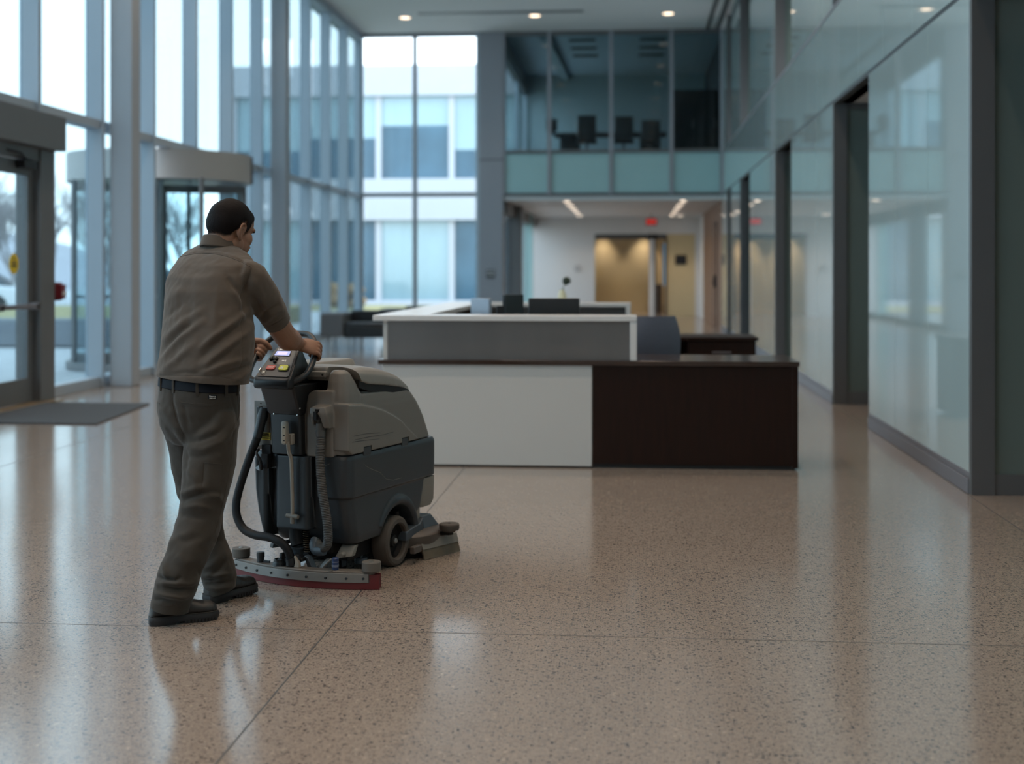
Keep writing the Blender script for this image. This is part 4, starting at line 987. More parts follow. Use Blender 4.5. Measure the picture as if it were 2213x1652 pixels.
# ---- grey drain hose
def ribbed(path, r, pitch, amp, n=14, per=4):
    P_ = [Vector(p) for p in path]; L_ = sum((P_[i+1]-P_[i]).length for i in range(len(P_)-1))
    m = max(24, int(L_/pitch*per)); acc = [0]
    for i in range(len(P_)-1): acc.append(acc[-1]+(P_[i+1]-P_[i]).length)
    out = []; rr_ = []
    for k in range(m+1):
        d = L_*k/m; out.append(Vector([np.interp(d, acc, [p[j] for p in P_]) for j in range(3)])); rr_.append(r+amp*math.cos(2*PI*d/pitch))
    return G().tube(out, rr_, n)
dh = spline([ml(694,945,u=-0.03), ml(692,985,u=-0.035), ml(693,1020,u=-0.04), ml(698,1070,u=-0.045), ml(706,1120,u=-0.045), ml(709,1160,u=-0.04), ml(706,1180,u=-0.03), ml(694,1184,u=-0.01), ml(684,1172,u=0.02)], 60)
hose = B('drain_hose', ribbed(dh, 0.0200, 0.0072, 0.0013), M_hoseg)
top = [ml(690,885,u=-0.03), ml(692,915,u=-0.03), ml(694,948,u=-0.03)]
B('hose_cuff', G().tube([top[1], top[2]], [0.019,0.0195], 18).tube([ml(693,930,u=-0.03), ml(694,943,u=-0.03)], 0.0225, 18), M_hoseg, hose)
B('hose_cap', G().tube([ml(690,884,u=-0.03), ml(691,908,u=-0.03)], [0.026,0.024], 18).box(0.085,0.10,-0.07,-0.05,0.74,0.775), M_blk, hose)
B('hose_elbow', G().tube(spline([ml(682,1168,u=0.02), ml(679,1178,u=0.0), ml(684,1190,u=-0.01), ml(700,1190,u=-0.02)],16), [0.024]*16 if False else 0.023, 14), M_slate, hose)
# ---- black vacuum hose from the tank to the squeegee
vp = [(571,882,-0.02),(566,905,-0.03),(556,945,-0.04),(541,985,-0.05),(527,1025,-0.06),(515,1065,-0.065),(510,1095,-0.07),(514,1122,-0.075),(528,1145,-0.08),(552,1157,-0.085),(582,1162,-0.088),(606,1172,-0.09),(622,1190,-0.085),(629,1212,-0.075)]
vpts = spline([ml(px,py,u=u) for px,py,u in vp], 110)
vh = B('vacuum_hose', ribbed(vpts[14:], 0.0190, 0.0055, 0.0004, 16, 3), M_blk)
B('hose_connector', G().tube(vpts[0:10], 0.0245, 18).tube(vpts[8:17], 0.0215, 18), M_char, vh)
cp = ml(564,884,u=-0.03)
B('hose_bracket', G().box(cp.x-0.012,cp.x+0.06,-0.03,0.02,cp.z-0.012,cp.z+0.01).box(cp.x-0.014,cp.x+0.006,-0.045,-0.01,cp.z-0.05,cp.z+0.012), M_char, vh, bevel=0.004)
B('hose_tail', G().tube([vpts[-4], vpts[-1], vpts[-1]+Vector((0,0,-0.02))], 0.0235, 18), M_char, vh)
# wire loop behind the column
B('wire', G().tube(spline([ml(572,842,u=0.02), ml(569,862,u=0.02), ml(566,872,u=0.0), ml(562,872,u=-0.01)],16), 0.0018, 6), M_blk)
# warning label and latch on the left rear of the tank
lb = ml(577,943,u=-0.002)
lab = B('warning_label', G().box(lb.x-0.026,lb.x+0.022,-0.0085,-0.004,lb.z-0.017,lb.z+0.017), M_yel, bevel=0.001)
lg_ = G(); rnd = random.Random(5)
for row, (h_, dz) in enumerate(((0.006,0.0105),(0.006,0.0015),(0.0035,-0.0085))):
    x = lb.x-0.022
    while x < lb.x+0.017:
        w_ = rnd.uniform(0.002,0.0055); lg_.box(x, x+w_, -0.0092, -0.0084, lb.z+dz-h_/2, lb.z+dz+h_/2); x += w_+0.0012
B('marking', lg_, M_blk, lab)
lp = ml(573,985,u=-0.02)
lat = G().box(lp.x-0.02,lp.x+0.03,-0.02,0.02,lp.z-0.02,lp.z+0.05).box(lp.x-0.006,lp.x+0.03,-0.045,-0.005,lp.z-0.055,lp.z+0.01)
lat.tube(spline([lp+Vector((-0.02,-0.02,0.03)), lp+Vector((-0.012,-0.05,0.015)), lp+Vector((0.01,-0.05,-0.02)), lp+Vector((0.0,-0.03,-0.06))],14), 0.007, 8)
B('tank_latch', lat, M_blk, bevel=0.005)
B('tape', G().add([lp+Vector((-0.035,-0.03,-0.055)), lp+Vector((-0.005,-0.045,-0.038)), lp+Vector((0.0,-0.045,-0.062)), lp+Vector((-0.012,-0.036,-0.064)), lp+Vector((-0.035,-0.026,-0.056)), lp+Vector((-0.005,-0.041,-0.039)), lp+Vector((0.0,-0.041,-0.063)), lp+Vector((-0.012,-0.032,-0.065))], [(0,1,2,3),(7,6,5,4),(0,4,5,1),(1,5,6,2),(2,6,7,3),(3,7,4,0)]), mat('torn_clear_tape', (0.30,0.36,0.40), 0.2), smooth=False)

# ---- chassis, wheels, casters
B('chassis', pu(-0.16,0.14,0.14,0.70,0.075,0.20).box(-0.12,0.10,0.06,0.2,0.12,0.22), M_blk, bevel=0.006)
B('mount_bracket', G().loft([[(0.13,0.10,0.16),(0.20,0.10,0.16),(0.20,0.13,0.16),(0.13,0.13,0.16)], [(0.13,0.03,0.105),(0.20,0.07,0.115),(0.20,0.10,0.115),(0.13,0.06,0.105)]]).cyl((0.165,0.03,0.125),(0.165,0.06,0.125),0.012,12), M_lgrey, bevel=0.003)
B('axle', G().cyl((-0.22,0.448,0.118),(0.20,0.448,0.118),0.012,12), M_blk)
for sgn, vv in ((1,0.232), (-1,-0.262)):
    w_ = empty('wheel', (0,0,0)); w_.parent = scr; w_.matrix_basis = Matrix.Identity(4); WM[w_.name] = wm(scr)
    o_ = (vv-0.055*sgn, 0.448, 0.119); ax = (sgn,0,0)
    bpy.data.objects.remove(w_)
    ty = B('wheel', G().lathe([(0.083,-0.03),(0.105,-0.034),(0.116,-0.026),(0.119,-0.010),(0.119,0.034),(0.115,0.048),(0.106,0.055),(0.088,0.055),(0.082,0.048),(0.082,-0.03)], o_, ax, 48), M_tyre)
    B('hub', G().lathe([(0.001,0.0),(0.083,0.0),(0.083,0.030),(0.078,0.030),(0.072,0.012),(0.036,0.008),(0.030,0.026),(0.026,0.032),(0.001,0.032)], o_, ax, 40), M_blk, ty)
    B('hub_cap', G().lathe([(0.014,0.028),(0.0135,0.040),(0.010,0.044),(0.001,0.045)], o_, ax, 20), M_alu, ty)
cs = G().lathe([(0.01,-0.012),(0.036,-0.014),(0.038,0),(0.036,0.014),(0.01,0.012)], (0.05,0.22,0.038), (1,0,0), 24)
ca = B('caster', cs, M_blk)
B('caster_fork', G().box(0.03,0.034,0.20,0.24,0.03,0.11).box(0.066,0.07,0.20,0.24,0.03,0.11).box(0.03,0.07,0.20,0.24,0.10,0.115), M_slate, ca)
# coil spring, funnels and linkage under the rear
sp = []
s0 = ml(660,1140,u=0.05); s1 = ml(663,1192,u=0.02)
for i in range(150):
    t = i/149; a = t*2*PI*11; c = s0.lerp(s1, t); sp.append(c+Vector((0.0145*math.cos(a), 0.0145*math.sin(a), 0)))
B('coil_spring', G().tube(sp, 0.0028, 7), mat('spring_steel', (0.10,0.075,0.05), 0.3, 0.8))
B('bellows', ribbed([s0+Vector((0.015,0.05,0.02)), s1+Vector((0.012,0.05,-0.015))], 0.028, 0.012, 0.004), M_blk)
B('suction_tube', G().tube(spline([(-0.075,0.04,0.26),(-0.07,0.035,0.20),(-0.055,0.03,0.155)],12), [0.036]*13 if False else 0.034, 18), M_blk)
B('funnel', G().lathe([(0.020,-0.055),(0.024,-0.03),(0.036,0.0),(0.040,0.004),(0.036,0.004),(0.02,-0.05)], (-0.05,0.02,0.148), (0.1,0,1), 26), M_slate)
B('splash_guard', G().loft([[(0.005+0.02*k,-0.02,0.12-0.06*k),(0.03+0.03*k,-0.03,0.115-0.055*k),(0.04+0.03*k,-0.005,0.12-0.06*k),(0.012+0.02*k,0.002,0.125-0.06*k)] for k in (0,0.3,0.7,1)]), M_slate, bevel=0.003)
B('deflector', G().loft([[(0.09,-0.035,0.052),(0.105,-0.045,0.050),(0.112,-0.04,0.050),(0.098,-0.028,0.052)], [(0.095,-0.03,0.085),(0.118,-0.045,0.085),(0.128,-0.036,0.085),(0.104,-0.02,0.085)], [(0.115,-0.01,0.115),(0.145,-0.02,0.118),(0.152,-0.008,0.118),(0.122,0.004,0.115)]]), M_alu, bevel=0.003)
lk = G().box(-0.02,0.02,-0.06,0.10,0.10,0.115).box(-0.10,-0.085,-0.06,0.08,0.085,0.13).box(-0.012,0.012,-0.075,-0.055,0.075,0.135).box(-0.105,-0.02,-0.07,-0.05,0.09,0.105)
B('linkage', lk, M_char, bevel=0.003)
B('pedal', G().loft([[(-0.19,0.0,0.155),(-0.165,-0.005,0.165),(-0.13,0.03,0.165),(-0.14,0.06,0.155)], [(-0.19,0.0,0.137),(-0.17,-0.01,0.137),(-0.13,0.03,0.142),(-0.14,0.06,0.142)]]).cyl((-0.15,0.02,0.15),(-0.10,0.08,0.17),0.01,10), M_char, bevel=0.003)
B('guide_wheel', G().lathe([(0.008,-0.012),(0.03,-0.012),(0.03,0.012),(0.008,0.012)], (0.13,0.27,0.055), (0,0,1), 20).cyl((0.13,0.27,0.05),(0.13,0.27,0.12),0.008,10), M_slate)

# ---- squeegee
sq = 0.385; sag = 0.10
def su(v): return -sag*(1-(v/sq)**2)
def arcbar(v0, v1, du0, du1, z0, z1, n=36):
    rings = []
    for i in range(n+1):
        v = v0+(v1-v0)*i/n; b = su(v); rings.append([(v,b+du0,z0),(v,b+du1,z0),(v,b+du1,z1),(v,b+du0,z1)])
    return G().loft(rings)
bar = B('squeegee', arcbar(-0.372,0.352,-0.006,0.052,0.062,0.080), M_bar, bevel=0.004)
B('squeegee_joint', arcbar(0.175,0.19,-0.008,0.054,0.060,0.083,4), M_bar, bar, bevel=0.003)
st_ = B('metal_strip', arcbar(-0.372,0.345,-0.014,-0.006,0.032,0.071), M_alu, bar, bevel=0.001)
for v in (-0.352,-0.276,-0.20,-0.112,-0.02,0.075,0.165,0.255,0.325):
    B('bolt', G().lathe([(0.0055,-0.002),(0.0055,0.004),(0.0015,0.0045)], (v,su(v)-0.0145,0.05), (-0.4*v,-1,0), 10), M_char, st_)
B('red_blade', arcbar(-0.386,0.384,-0.006,-0.001,0.0015,0.066), M_blade, bar)
B('rear_blade', arcbar(-0.37,0.37,0.035,0.041,0.0015,0.064), M_blade, bar)
for v, u in ((-0.352,0.022), (0.345,0.012)):
    ro = B('bumper_roller', G().lathe([(0.008,-0.021),(0.039,-0.021),(0.042,-0.018),(0.042,0.018),(0.039,0.021),(0.008,0.021)], (v,su(v)+u,0.101), (0,0,1), 36), M_roll, bar)
    B('roller_bolt', G().lathe([(0.010,0),(0.010,0.003),(0.006,0.004),(0.0005,0.004)], (v,su(v)+u,0.121), (0,0,1), 14), M_scrw, ro)
k0 = Vector((-0.205, su(-0.205)+0.02, 0.08))
B('adjuster_knob', G().lathe([(0.016,0),(0.016,0.02),(0.018,0.021),(0.018,0.044),(0.015,0.046),(0.001,0.046)], k0, n=22).box(k0.x-0.006,k0.x+0.05,k0.y-0.004,k0.y+0.004,0.08,0.09), M_char, bar)
k1 = Vector((0.19, su(0.19)+0.02, 0.08))
kb_ = B('adjuster_knob', G().lathe([(0.015,0),(0.0155,0.05),(0.013,0.053),(0.001,0.053)], k1, n=24), mat('blue_knob', (0.012,0.03,0.10), 0.4), bar, label='blue adjuster knob')
B('knob_band', G().lathe([(0.0157,0.014),(0.0160,0.02),(0.0157,0.024)], k1, n=24).lathe([(0.0157,0.034),(0.0160,0.036),(0.0157,0.038)], k1, n=24), mat('pale_band', (0.15,0.17,0.23), 0.5), kb_)
B('suction_port', G().lathe([(0.032,0),(0.030,0.010),(0.026,0.012),(0.026,0.026),(0.022,0.028)], (-0.092,su(-0.092)+0.024,0.08), n=26), M_char, bar)
B('cleat', G().loft([[(-0.005,su(0)+0.012,0.08),(0.022,su(0)+0.012,0.08),(0.022,su(0)+0.034,0.08),(-0.005,su(0)+0.034,0.08)], [(0.0,su(0)+0.014,0.10),(0.02,su(0)+0.014,0.10),(0.02,su(0)+0.03,0.10),(0.0,su(0)+0.03,0.10)], [(-0.008,su(0)+0.016,0.13),(0.0,su(0)+0.016,0.13),(0.0,su(0)+0.028,0.13),(-0.008,su(0)+0.028,0.13)]]), M_cream, bar, bevel=0.002)

# ---- brush deck
def deck_ring(z, k, du=0.0):
    pts = []
    for i in range(48):
        a = 2*PI*i/48; c, s_ = math.cos(a), math.sin(a)
        pts.append((-0.02+0.315*k*math.copysign(abs(c)**0.72,c), 0.735+du+0.235*k*math.copysign(abs(s_)**0.85,s_), z))
    return pts
dk_ = B('brush_deck', G().loft([deck_ring(0.062,0.97), deck_ring(0.085,1.0), deck_ring(0.112,1.0), deck_ring(0.120,0.975), deck_ring(0.135,0.80), deck_ring(0.150,0.45), deck_ring(0.152,0.2)]), M_deck, angle=40)
for s in (-1, 1):
    B('scrub_brush', G().lathe([(0.13,0.002),(0.135,0.03),(0.13,0.06),(0.02,0.06),(0.02,0.002)], (-0.02+s*0.14,0.73,0), n=30), M_blk, dk_)
a_, b_2 = Vector((0.272,0.615,0)), Vector((0.335,0.875,0)); dd = (b_2-a_).normalized(); nn = Vector((dd.y,-dd.x,0))
def skp(t, n_, z): return a_+dd*t+nn*n_+Vector((0,0,z))
Ls = (b_2-a_).length
B('skirt_bracket', G().add([skp(0,-0.02,0.062),skp(Ls,-0.02,0.062),skp(Ls,0.0,0.062),skp(0,0.0,0.062),skp(0,-0.03,0.096),skp(Ls,-0.03,0.096),skp(Ls,-0.022,0.096),skp(0,-0.022,0.096)], [(0,3,2,1),(4,5,6,7),(0,1,5,4),(1,2,6,5),(2,3,7,6),(3,0,4,7)]), M_alu, dk_, bevel=0.002)
B('skirt_strip', G().add([skp(0,-0.004,0.048),skp(Ls,-0.004,0.048),skp(Ls,0.004,0.048),skp(0,0.004,0.048),skp(-0.005,-0.022,0.092),skp(Ls,-0.022,0.092),skp(Ls,-0.010,0.094),skp(-0.005,-0.010,0.094)], [(0,3,2,1),(4,5,6,7),(0,1,5,4),(1,2,6,5),(2,3,7,6),(3,0,4,7)]), M_lgrey, dk_, bevel=0.002)
B('skirt_rubber', G().add([skp(0,0.004,0.002),skp(Ls,0.004,0.002),skp(Ls,0.014,0.002),skp(0,0.014,0.002),skp(0,-0.012,0.055),skp(Ls,-0.012,0.055),skp(Ls,-0.002,0.055),skp(0,-0.002,0.055)], [(0,3,2,1),(4,5,6,7),(0,1,5,4),(1,2,6,5),(2,3,7,6),(3,0,4,7)]), mat('tan_skirt', (0.115,0.094,0.066), 0.7, var=0.2, scale=30), dk_)
B('skirt_latch', G().box(0.262,0.29,0.50,0.575,0.05,0.085), M_deck, dk_, bevel=0.005)
rc = Vector((0.345,0.765,0.15)); rc = ml(971,1137,v=0.335); rc = Vector((rc.x, rc.y, 0.135))
rl = B('bumper_roller', G().lathe([(0.008,-0.02),(0.030,-0.02),(0.032,-0.014),(0.047,-0.010),(0.050,-0.004),(0.050,0.016),(0.046,0.021),(0.008,0.022)], rc, n=34), M_tyre, dk_)
B('roller_arm', G().box(rc.x-0.12,rc.x+0.01,rc.y-0.02,rc.y+0.02,rc.z-0.036,rc.z-0.02).cyl(rc+Vector((0,0,-0.035)), rc, 0.02, 14), M_blk, dk_, bevel=0.004)
# linkage blocks between tank and deck
B('deck_arm', G().loft([[(0.15,0.52,0.105),(0.235,0.52,0.105),(0.235,0.52,0.150),(0.15,0.52,0.150)], [(0.15,0.66,0.115),(0.235,0.66,0.115),(0.235,0.66,0.168),(0.15,0.66,0.168)], [(0.15,0.69,0.125),(0.235,0.69,0.125),(0.235,0.69,0.190),(0.15,0.69,0.190)]]), M_slate, dk_, bevel=0.004)
B('motor_block', G().loft([[(0.03,0.70,0.13),(0.235,0.70,0.13),(0.235,0.86,0.13),(0.03,0.86,0.13)], [(0.03,0.70,0.192),(0.225,0.70,0.192),(0.22,0.80,0.192),(0.03,0.80,0.192)]]), M_slate, dk_, bevel=0.004)
B('deck_hinge', pu(0.185,0.212,0.655,0.70,0.16,0.24), M_lgrey, dk_, bevel=0.003)
B('lift_strut', G().cyl((0.13,0.60,0.20),(0.13,0.62,0.16),0.02,12).cyl((0.16,0.55,0.24),(0.16,0.56,0.15),0.015,12), M_blk, dk_)
# ================================================================ the worker
M_skin = mat('skin', (0.2322,0.1118,0.0645), 0.5, var=0.10, scale=18, bump=0.15, bscale=260)
M_skin.node_tree.nodes['Principled BSDF'].inputs['Subsurface Weight'].default_value = 0.08
M_skin.node_tree.nodes['Principled BSDF'].inputs['Subsurface Radius'].default_value = (0.02,0.008,0.004)
M_shirt = mat('khaki_twill', (0.0651,0.0461,0.0320), 0.85, var=0.07, scale=14, bump=0.25, bscale=1100, sheen=0.15)
M_trou = mat('olive_twill', (0.0286,0.0215,0.0147), 0.88, var=0.10, scale=12, bump=0.25, bscale=1100, sheen=0.12)
M_belt = mat('navy_black_belt', (0.007,0.008,0.012), 0.62, var=0.1, scale=20, spec=0.12)
M_shoe = mat('black_shoe_leather', (0.014,0.012,0.011), 0.45, var=0.2, scale=15, bump=0.2, bscale=200)
M_sole = mat('black_shoe_sole', (0.013,0.013,0.015), 0.65, var=0.1, scale=20)
M_hair = mat('black_hair', (0.008,0.006,0.006), 0.55, var=0.5, scale=60, bump=0.7, bscale=420, stretch=(1.0,1.0,0.3), spec=0.08)
def hair_fade(m):
    nt = m.node_tree; N = nt.nodes; L = nt.links; out = [n for n in N if n.type == 'OUTPUT_MATERIAL'][0]
    at = N.new('ShaderNodeAttribute'); at.attribute_name = 'fade'
    tc = N.new('ShaderNodeTexCoord'); nz = N.new('ShaderNodeTexNoise'); nz.inputs['Scale'].default_value = 900; nz.inputs['Detail'].default_value = 1; L.new(tc.outputs['Object'], nz.inputs['Vector'])
    lt_ = N.new('ShaderNodeMath'); lt_.operation = 'LESS_THAN'
    mr = N.new('ShaderNodeMapRange'); mr.inputs['To Min'].default_value = 0.30; mr.inputs['To Max'].default_value = 0.85; L.new(at.outputs['Fac'], mr.inputs['Value'])
    L.new(nz.outputs['Fac'], lt_.inputs[0]); L.new(mr.outputs[0], lt_.inputs[1])
    tr = N.new('ShaderNodeBsdfTransparent'); ms = N.new('ShaderNodeMixShader')
    L.new(lt_.outputs[0], ms.inputs['Fac']); L.new(tr.outputs[0], ms.inputs[1]); L.new(N['Principled BSDF'].outputs[0], ms.inputs[2]); L.new(ms.outputs[0], out.inputs['Surface'])
M_brow = mat('black_brow', (0.012,0.009,0.008), 0.7)
hair_fade(M_hair)
M_thread = mat('seam_thread', (0.05,0.04,0.032), 0.9)  # one even brown for all seams and stitching

def cv(a, b, z=0.0):          # camera-plane direction (right, away, up) -> world
    return Vector((a*CT-b*ST, a*ST+b*CT, z))
feet = cw((430-CX)*5.6/FPX, 5.6)
man = empty('person', (feet.x, feet.y, 0), label='man in khaki work shirt and trousers walking behind the floor scrubber holding its handle', cat='person')

def hring(pL, pR, py, zc, ratio=0.65, al=-36, n=40, tilt=0.0, pw=2.25):
    a_ = math.radians(al); c0 = (pL+pR)/2; w_ = (pR-pL)/2*zc/FPX
    a = w_/math.sqrt(math.cos(a_)**2+(ratio*math.sin(a_))**2); b = ratio*a
    ctr = P(c0, py, zc); e1 = cv(math.cos(a_), math.sin(a_)); e2 = cv(-math.sin(a_), math.cos(a_)); out = []
    for i in range(n):
        t = 2*PI*i/n; c, s = math.cos(t), math.sin(t)
        c = math.copysign(abs(c)**(2/pw), c); s = math.copysign(abs(s)**(2/pw), s)
        p = ctr+e1*(a*c)+e2*(b*s)
        xr = (p-ctr).dot(cv(1,0))/max(w_,1e-6)
        out.append(p+Vector((0,0,-tilt*xr*zc/FPX)))
    return out

# ---------------------------------------------------------------- head frame
HC = P(498.8, 494.0, 5.79)
psi, pit = math.radians(37), math.radians(20)
hf0 = cv(math.sin(psi), math.cos(psi)); hr = cv(math.cos(psi), -math.sin(psi))
hf = (hf0*math.cos(pit)+Vector((0,0,-math.sin(pit)))).normalized(); hu = hr.cross(hf).normalized()
HS = 1.0
def hp(f, r, u): return HC+(hf*f+hr*r+hu*u)*HS
HM = Matrix((hf, hr, hu)).transposed()       # columns: forward, right, up
def hl(p):
    q = (p-HC)/HS; return q.dot(hf), q.dot(hr), q.dot(hu)
g = G()
def he(c, rad, nu=28, nv=18): g.ell(hp(*c), rad[0]*HS, rad[1]*HS, rad[2]*HS, HM, nu, nv)
he((-0.012,0,0.028), (0.099,0.078,0.092)); he((-0.045,0,0.012), (0.066,0.070,0.078)); he((0.035,0,0.03), (0.062,0.068,0.075))
he((0.030,0,-0.040), (0.066,0.062,0.080)); he((0.030,0,-0.070), (0.056,0.056,0.055)); he((0.058,0,-0.098), (0.036,0.036,0.028)); he((0.078,0,-0.104), (0.020,0.024,0.020))
he((0.070,0,-0.030), (0.030,0.045,0.055))
for s in (-1, 1):
    he((0.078,s*0.032,0.020), (0.016,0.030,0.012)); he((0.058,s*0.046,-0.028), (0.030,0.022,0.032)); he((0.052,s*0.044,-0.062), (0.034,0.022,0.040)); he((0.012,s*0.058,-0.070), (0.030,0.016,0.032))
    he((0.108,s*0.012,-0.044), (0.012,0.009,0.009))
g.loft([[hp(*q) for q in ((0.088,0.008,0.012),(0.096,0,0.012),(0.088,-0.008,0.012),(0.07,-0.008,0.012),(0.07,0.008,0.012))], [hp(*q) for q in ((0.10,0.010,-0.02),(0.113,0,-0.02),(0.10,-0.010,-0.02),(0.08,-0.014,-0.02),(0.08,0.014,-0.02))], [hp(*q) for q in ((0.106,0.013,-0.042),(0.119,0,-0.040),(0.106,-0.013,-0.042),(0.085,-0.016,-0.046),(0.085,0.016,-0.046))], [hp(*q) for q in ((0.104,0.011,-0.052),(0.116,0,-0.050),(0.104,-0.011,-0.052),(0.085,-0.013,-0.052),(0.085,0.013,-0.052))]])
he((0.096,0,-0.068), (0.012,0.022,0.006)); he((0.095,0,-0.080), (0.012,0.020,0.007))
# ears
for s in (-1, 1):
    er = lambda a, b, o: hp(-0.006+a, s*(0.075+o), -0.020+b)
    rim = [er(0.014,0.006,0.006), er(0.012,0.026,0.010), er(-0.002,0.034,0.014), er(-0.017,0.026,0.018), er(-0.021,0.006,0.019), er(-0.014,-0.014,0.016), er(-0.003,-0.026,0.010), er(0.006,-0.031,0.006), er(0.011,-0.024,0.003)]
    rim = spline(rim, 48); g.tube(rim, [0.0052]*len(rim), 10)
    g.tube(spline([er(0.004,0.018,0.007), er(-0.008,0.014,0.011), er(-0.010,-0.004,0.011), er(0.0,-0.016,0.008)], 20), [0.0045]*19 if False else 0.0045, 8)
    g.ell(er(-0.003,0.004,0.000), 0.019, 0.008, 0.030, HM, 18, 10); g.ell(er(0.002,-0.024,0.004), 0.009, 0.006, 0.010, HM, 14, 8)
    g.ell(er(0.013,-0.004,0.004), 0.005, 0.006, 0.007, HM, 12, 8)
# neck
nb = P(477, 533, 5.77)
g.tube(spline([hp(-0.02,0,-0.02), hp(-0.026,0,-0.075), nb+Vector((0,0,0.02)), nb+Vector((0,0,-0.06))], 14), [0.058,0.058,0.058,0.058,0.059,0.060,0.060,0.061,0.062,0.063,0.064,0.066,0.07][:len(spline([hp(-0.02,0,-0.02), hp(-0.026,0,-0.075), nb+Vector((0,0,0.02)), nb+Vector((0,0,-0.06))], 14))], 22)
for s in (-1, 1): g.tube([hp(-0.022,s*0.042,-0.06), nb+hf0*0.05+hr*(s*0.02)+Vector((0,0,-0.06))], [0.016,0.014], 10)

# ---------------------------------------------------------------- torso, arms, legs under the clothes
TOR = [(516,450,502,5.785,0.80),(523,440,506,5.78,0.70),(531,424,514,5.778,0.62),(539,407,526,5.772,0.55),(547,392,537,5.765,0.51),(558,378,549,5.745,0.50),(575,366,556,5.72,0.52),(600,355,553,5.70,0.56),(630,351,549,5.68,0.60),(660,350,546,5.67,0.62),(700,347,551,5.655,0.64),(740,345,554,5.645,0.66),(780,339,548,5.635,0.68),(815,336,541,5.63,0.70),(840,336,536,5.63,0.70)]
g.loft([hring(L_+(9 if y < 560 else 17), R_-(9 if y < 560 else 20), y, z, k*0.86) for y, L_, R_, z, k in TOR if y < 790]+[hring(352, 508, 812, 5.63, 0.65), hring(350, 510, 830, 5.63, 0.66)])
PEL = [(824,345,514,5.63,0.70),(850,341,517,5.63,0.74),(885,340,518,5.635,0.79),(920,346,517,5.64,0.80),(945,356,513,5.64,0.74),(962,372,500,5.64,0.62)]
RL = [(885,408,508,5.575,0.62),(920,398,516,5.565,0.72),(945,398,514,5.555,0.82),(970,398,511,5.548,0.90),(1000,397,508,5.54,0.98),(1040,394,500,5.525,1.0),(1080,391,488,5.51,1.0),(1110,387,481,5.50,1.0),(1150,376,473,5.475,1.0),(1180,366,462,5.455,1.0),(1205,357,450,5.445,1.0),(1235,344,435,5.435,1.0),(1262,337,428,5.425,1.0),(1285,332,421,5.42,1.0),(1302,327,412,5.42,1.0),(1316,326,408,5.42,1.0),(1335,326,406,5.42,1.0)]
LL = [(885,350,445,5.70,0.62),(920,347,455,5.715,0.72),(945,356,460,5.73,0.82),(975,366,466,5.745,0.90),(1018,375,472,5.77,1.0),(1067,386,478,5.79,1.0),(1100,398,480,5.80,1.0),(1137,412,480,5.80,1.0),(1165,421,486,5.80,1.0),(1195,431,499,5.79,1.0),(1225,434,507,5.785,1.0),(1248,436,510,5.78,1.0),(1265,441,508,5.775,1.0),(1280,445,506,5.775,1.0),(1300,446,505,5.775,1.0)]
g.loft([hring(L_+8, R_-8, y, z, k*0.93) for y, L_, R_, z, k in PEL])
def legtube(T): g.loft([hring((L_+R_)/2-(R_-L_)*0.36, (L_+R_)/2+(R_-L_)*0.36, y, z, k, n=24) for y, L_, R_, z, k in T])
legtube([r for r in RL if r[0] < 1270]); legtube([r for r in LL if r[0] < 1240])
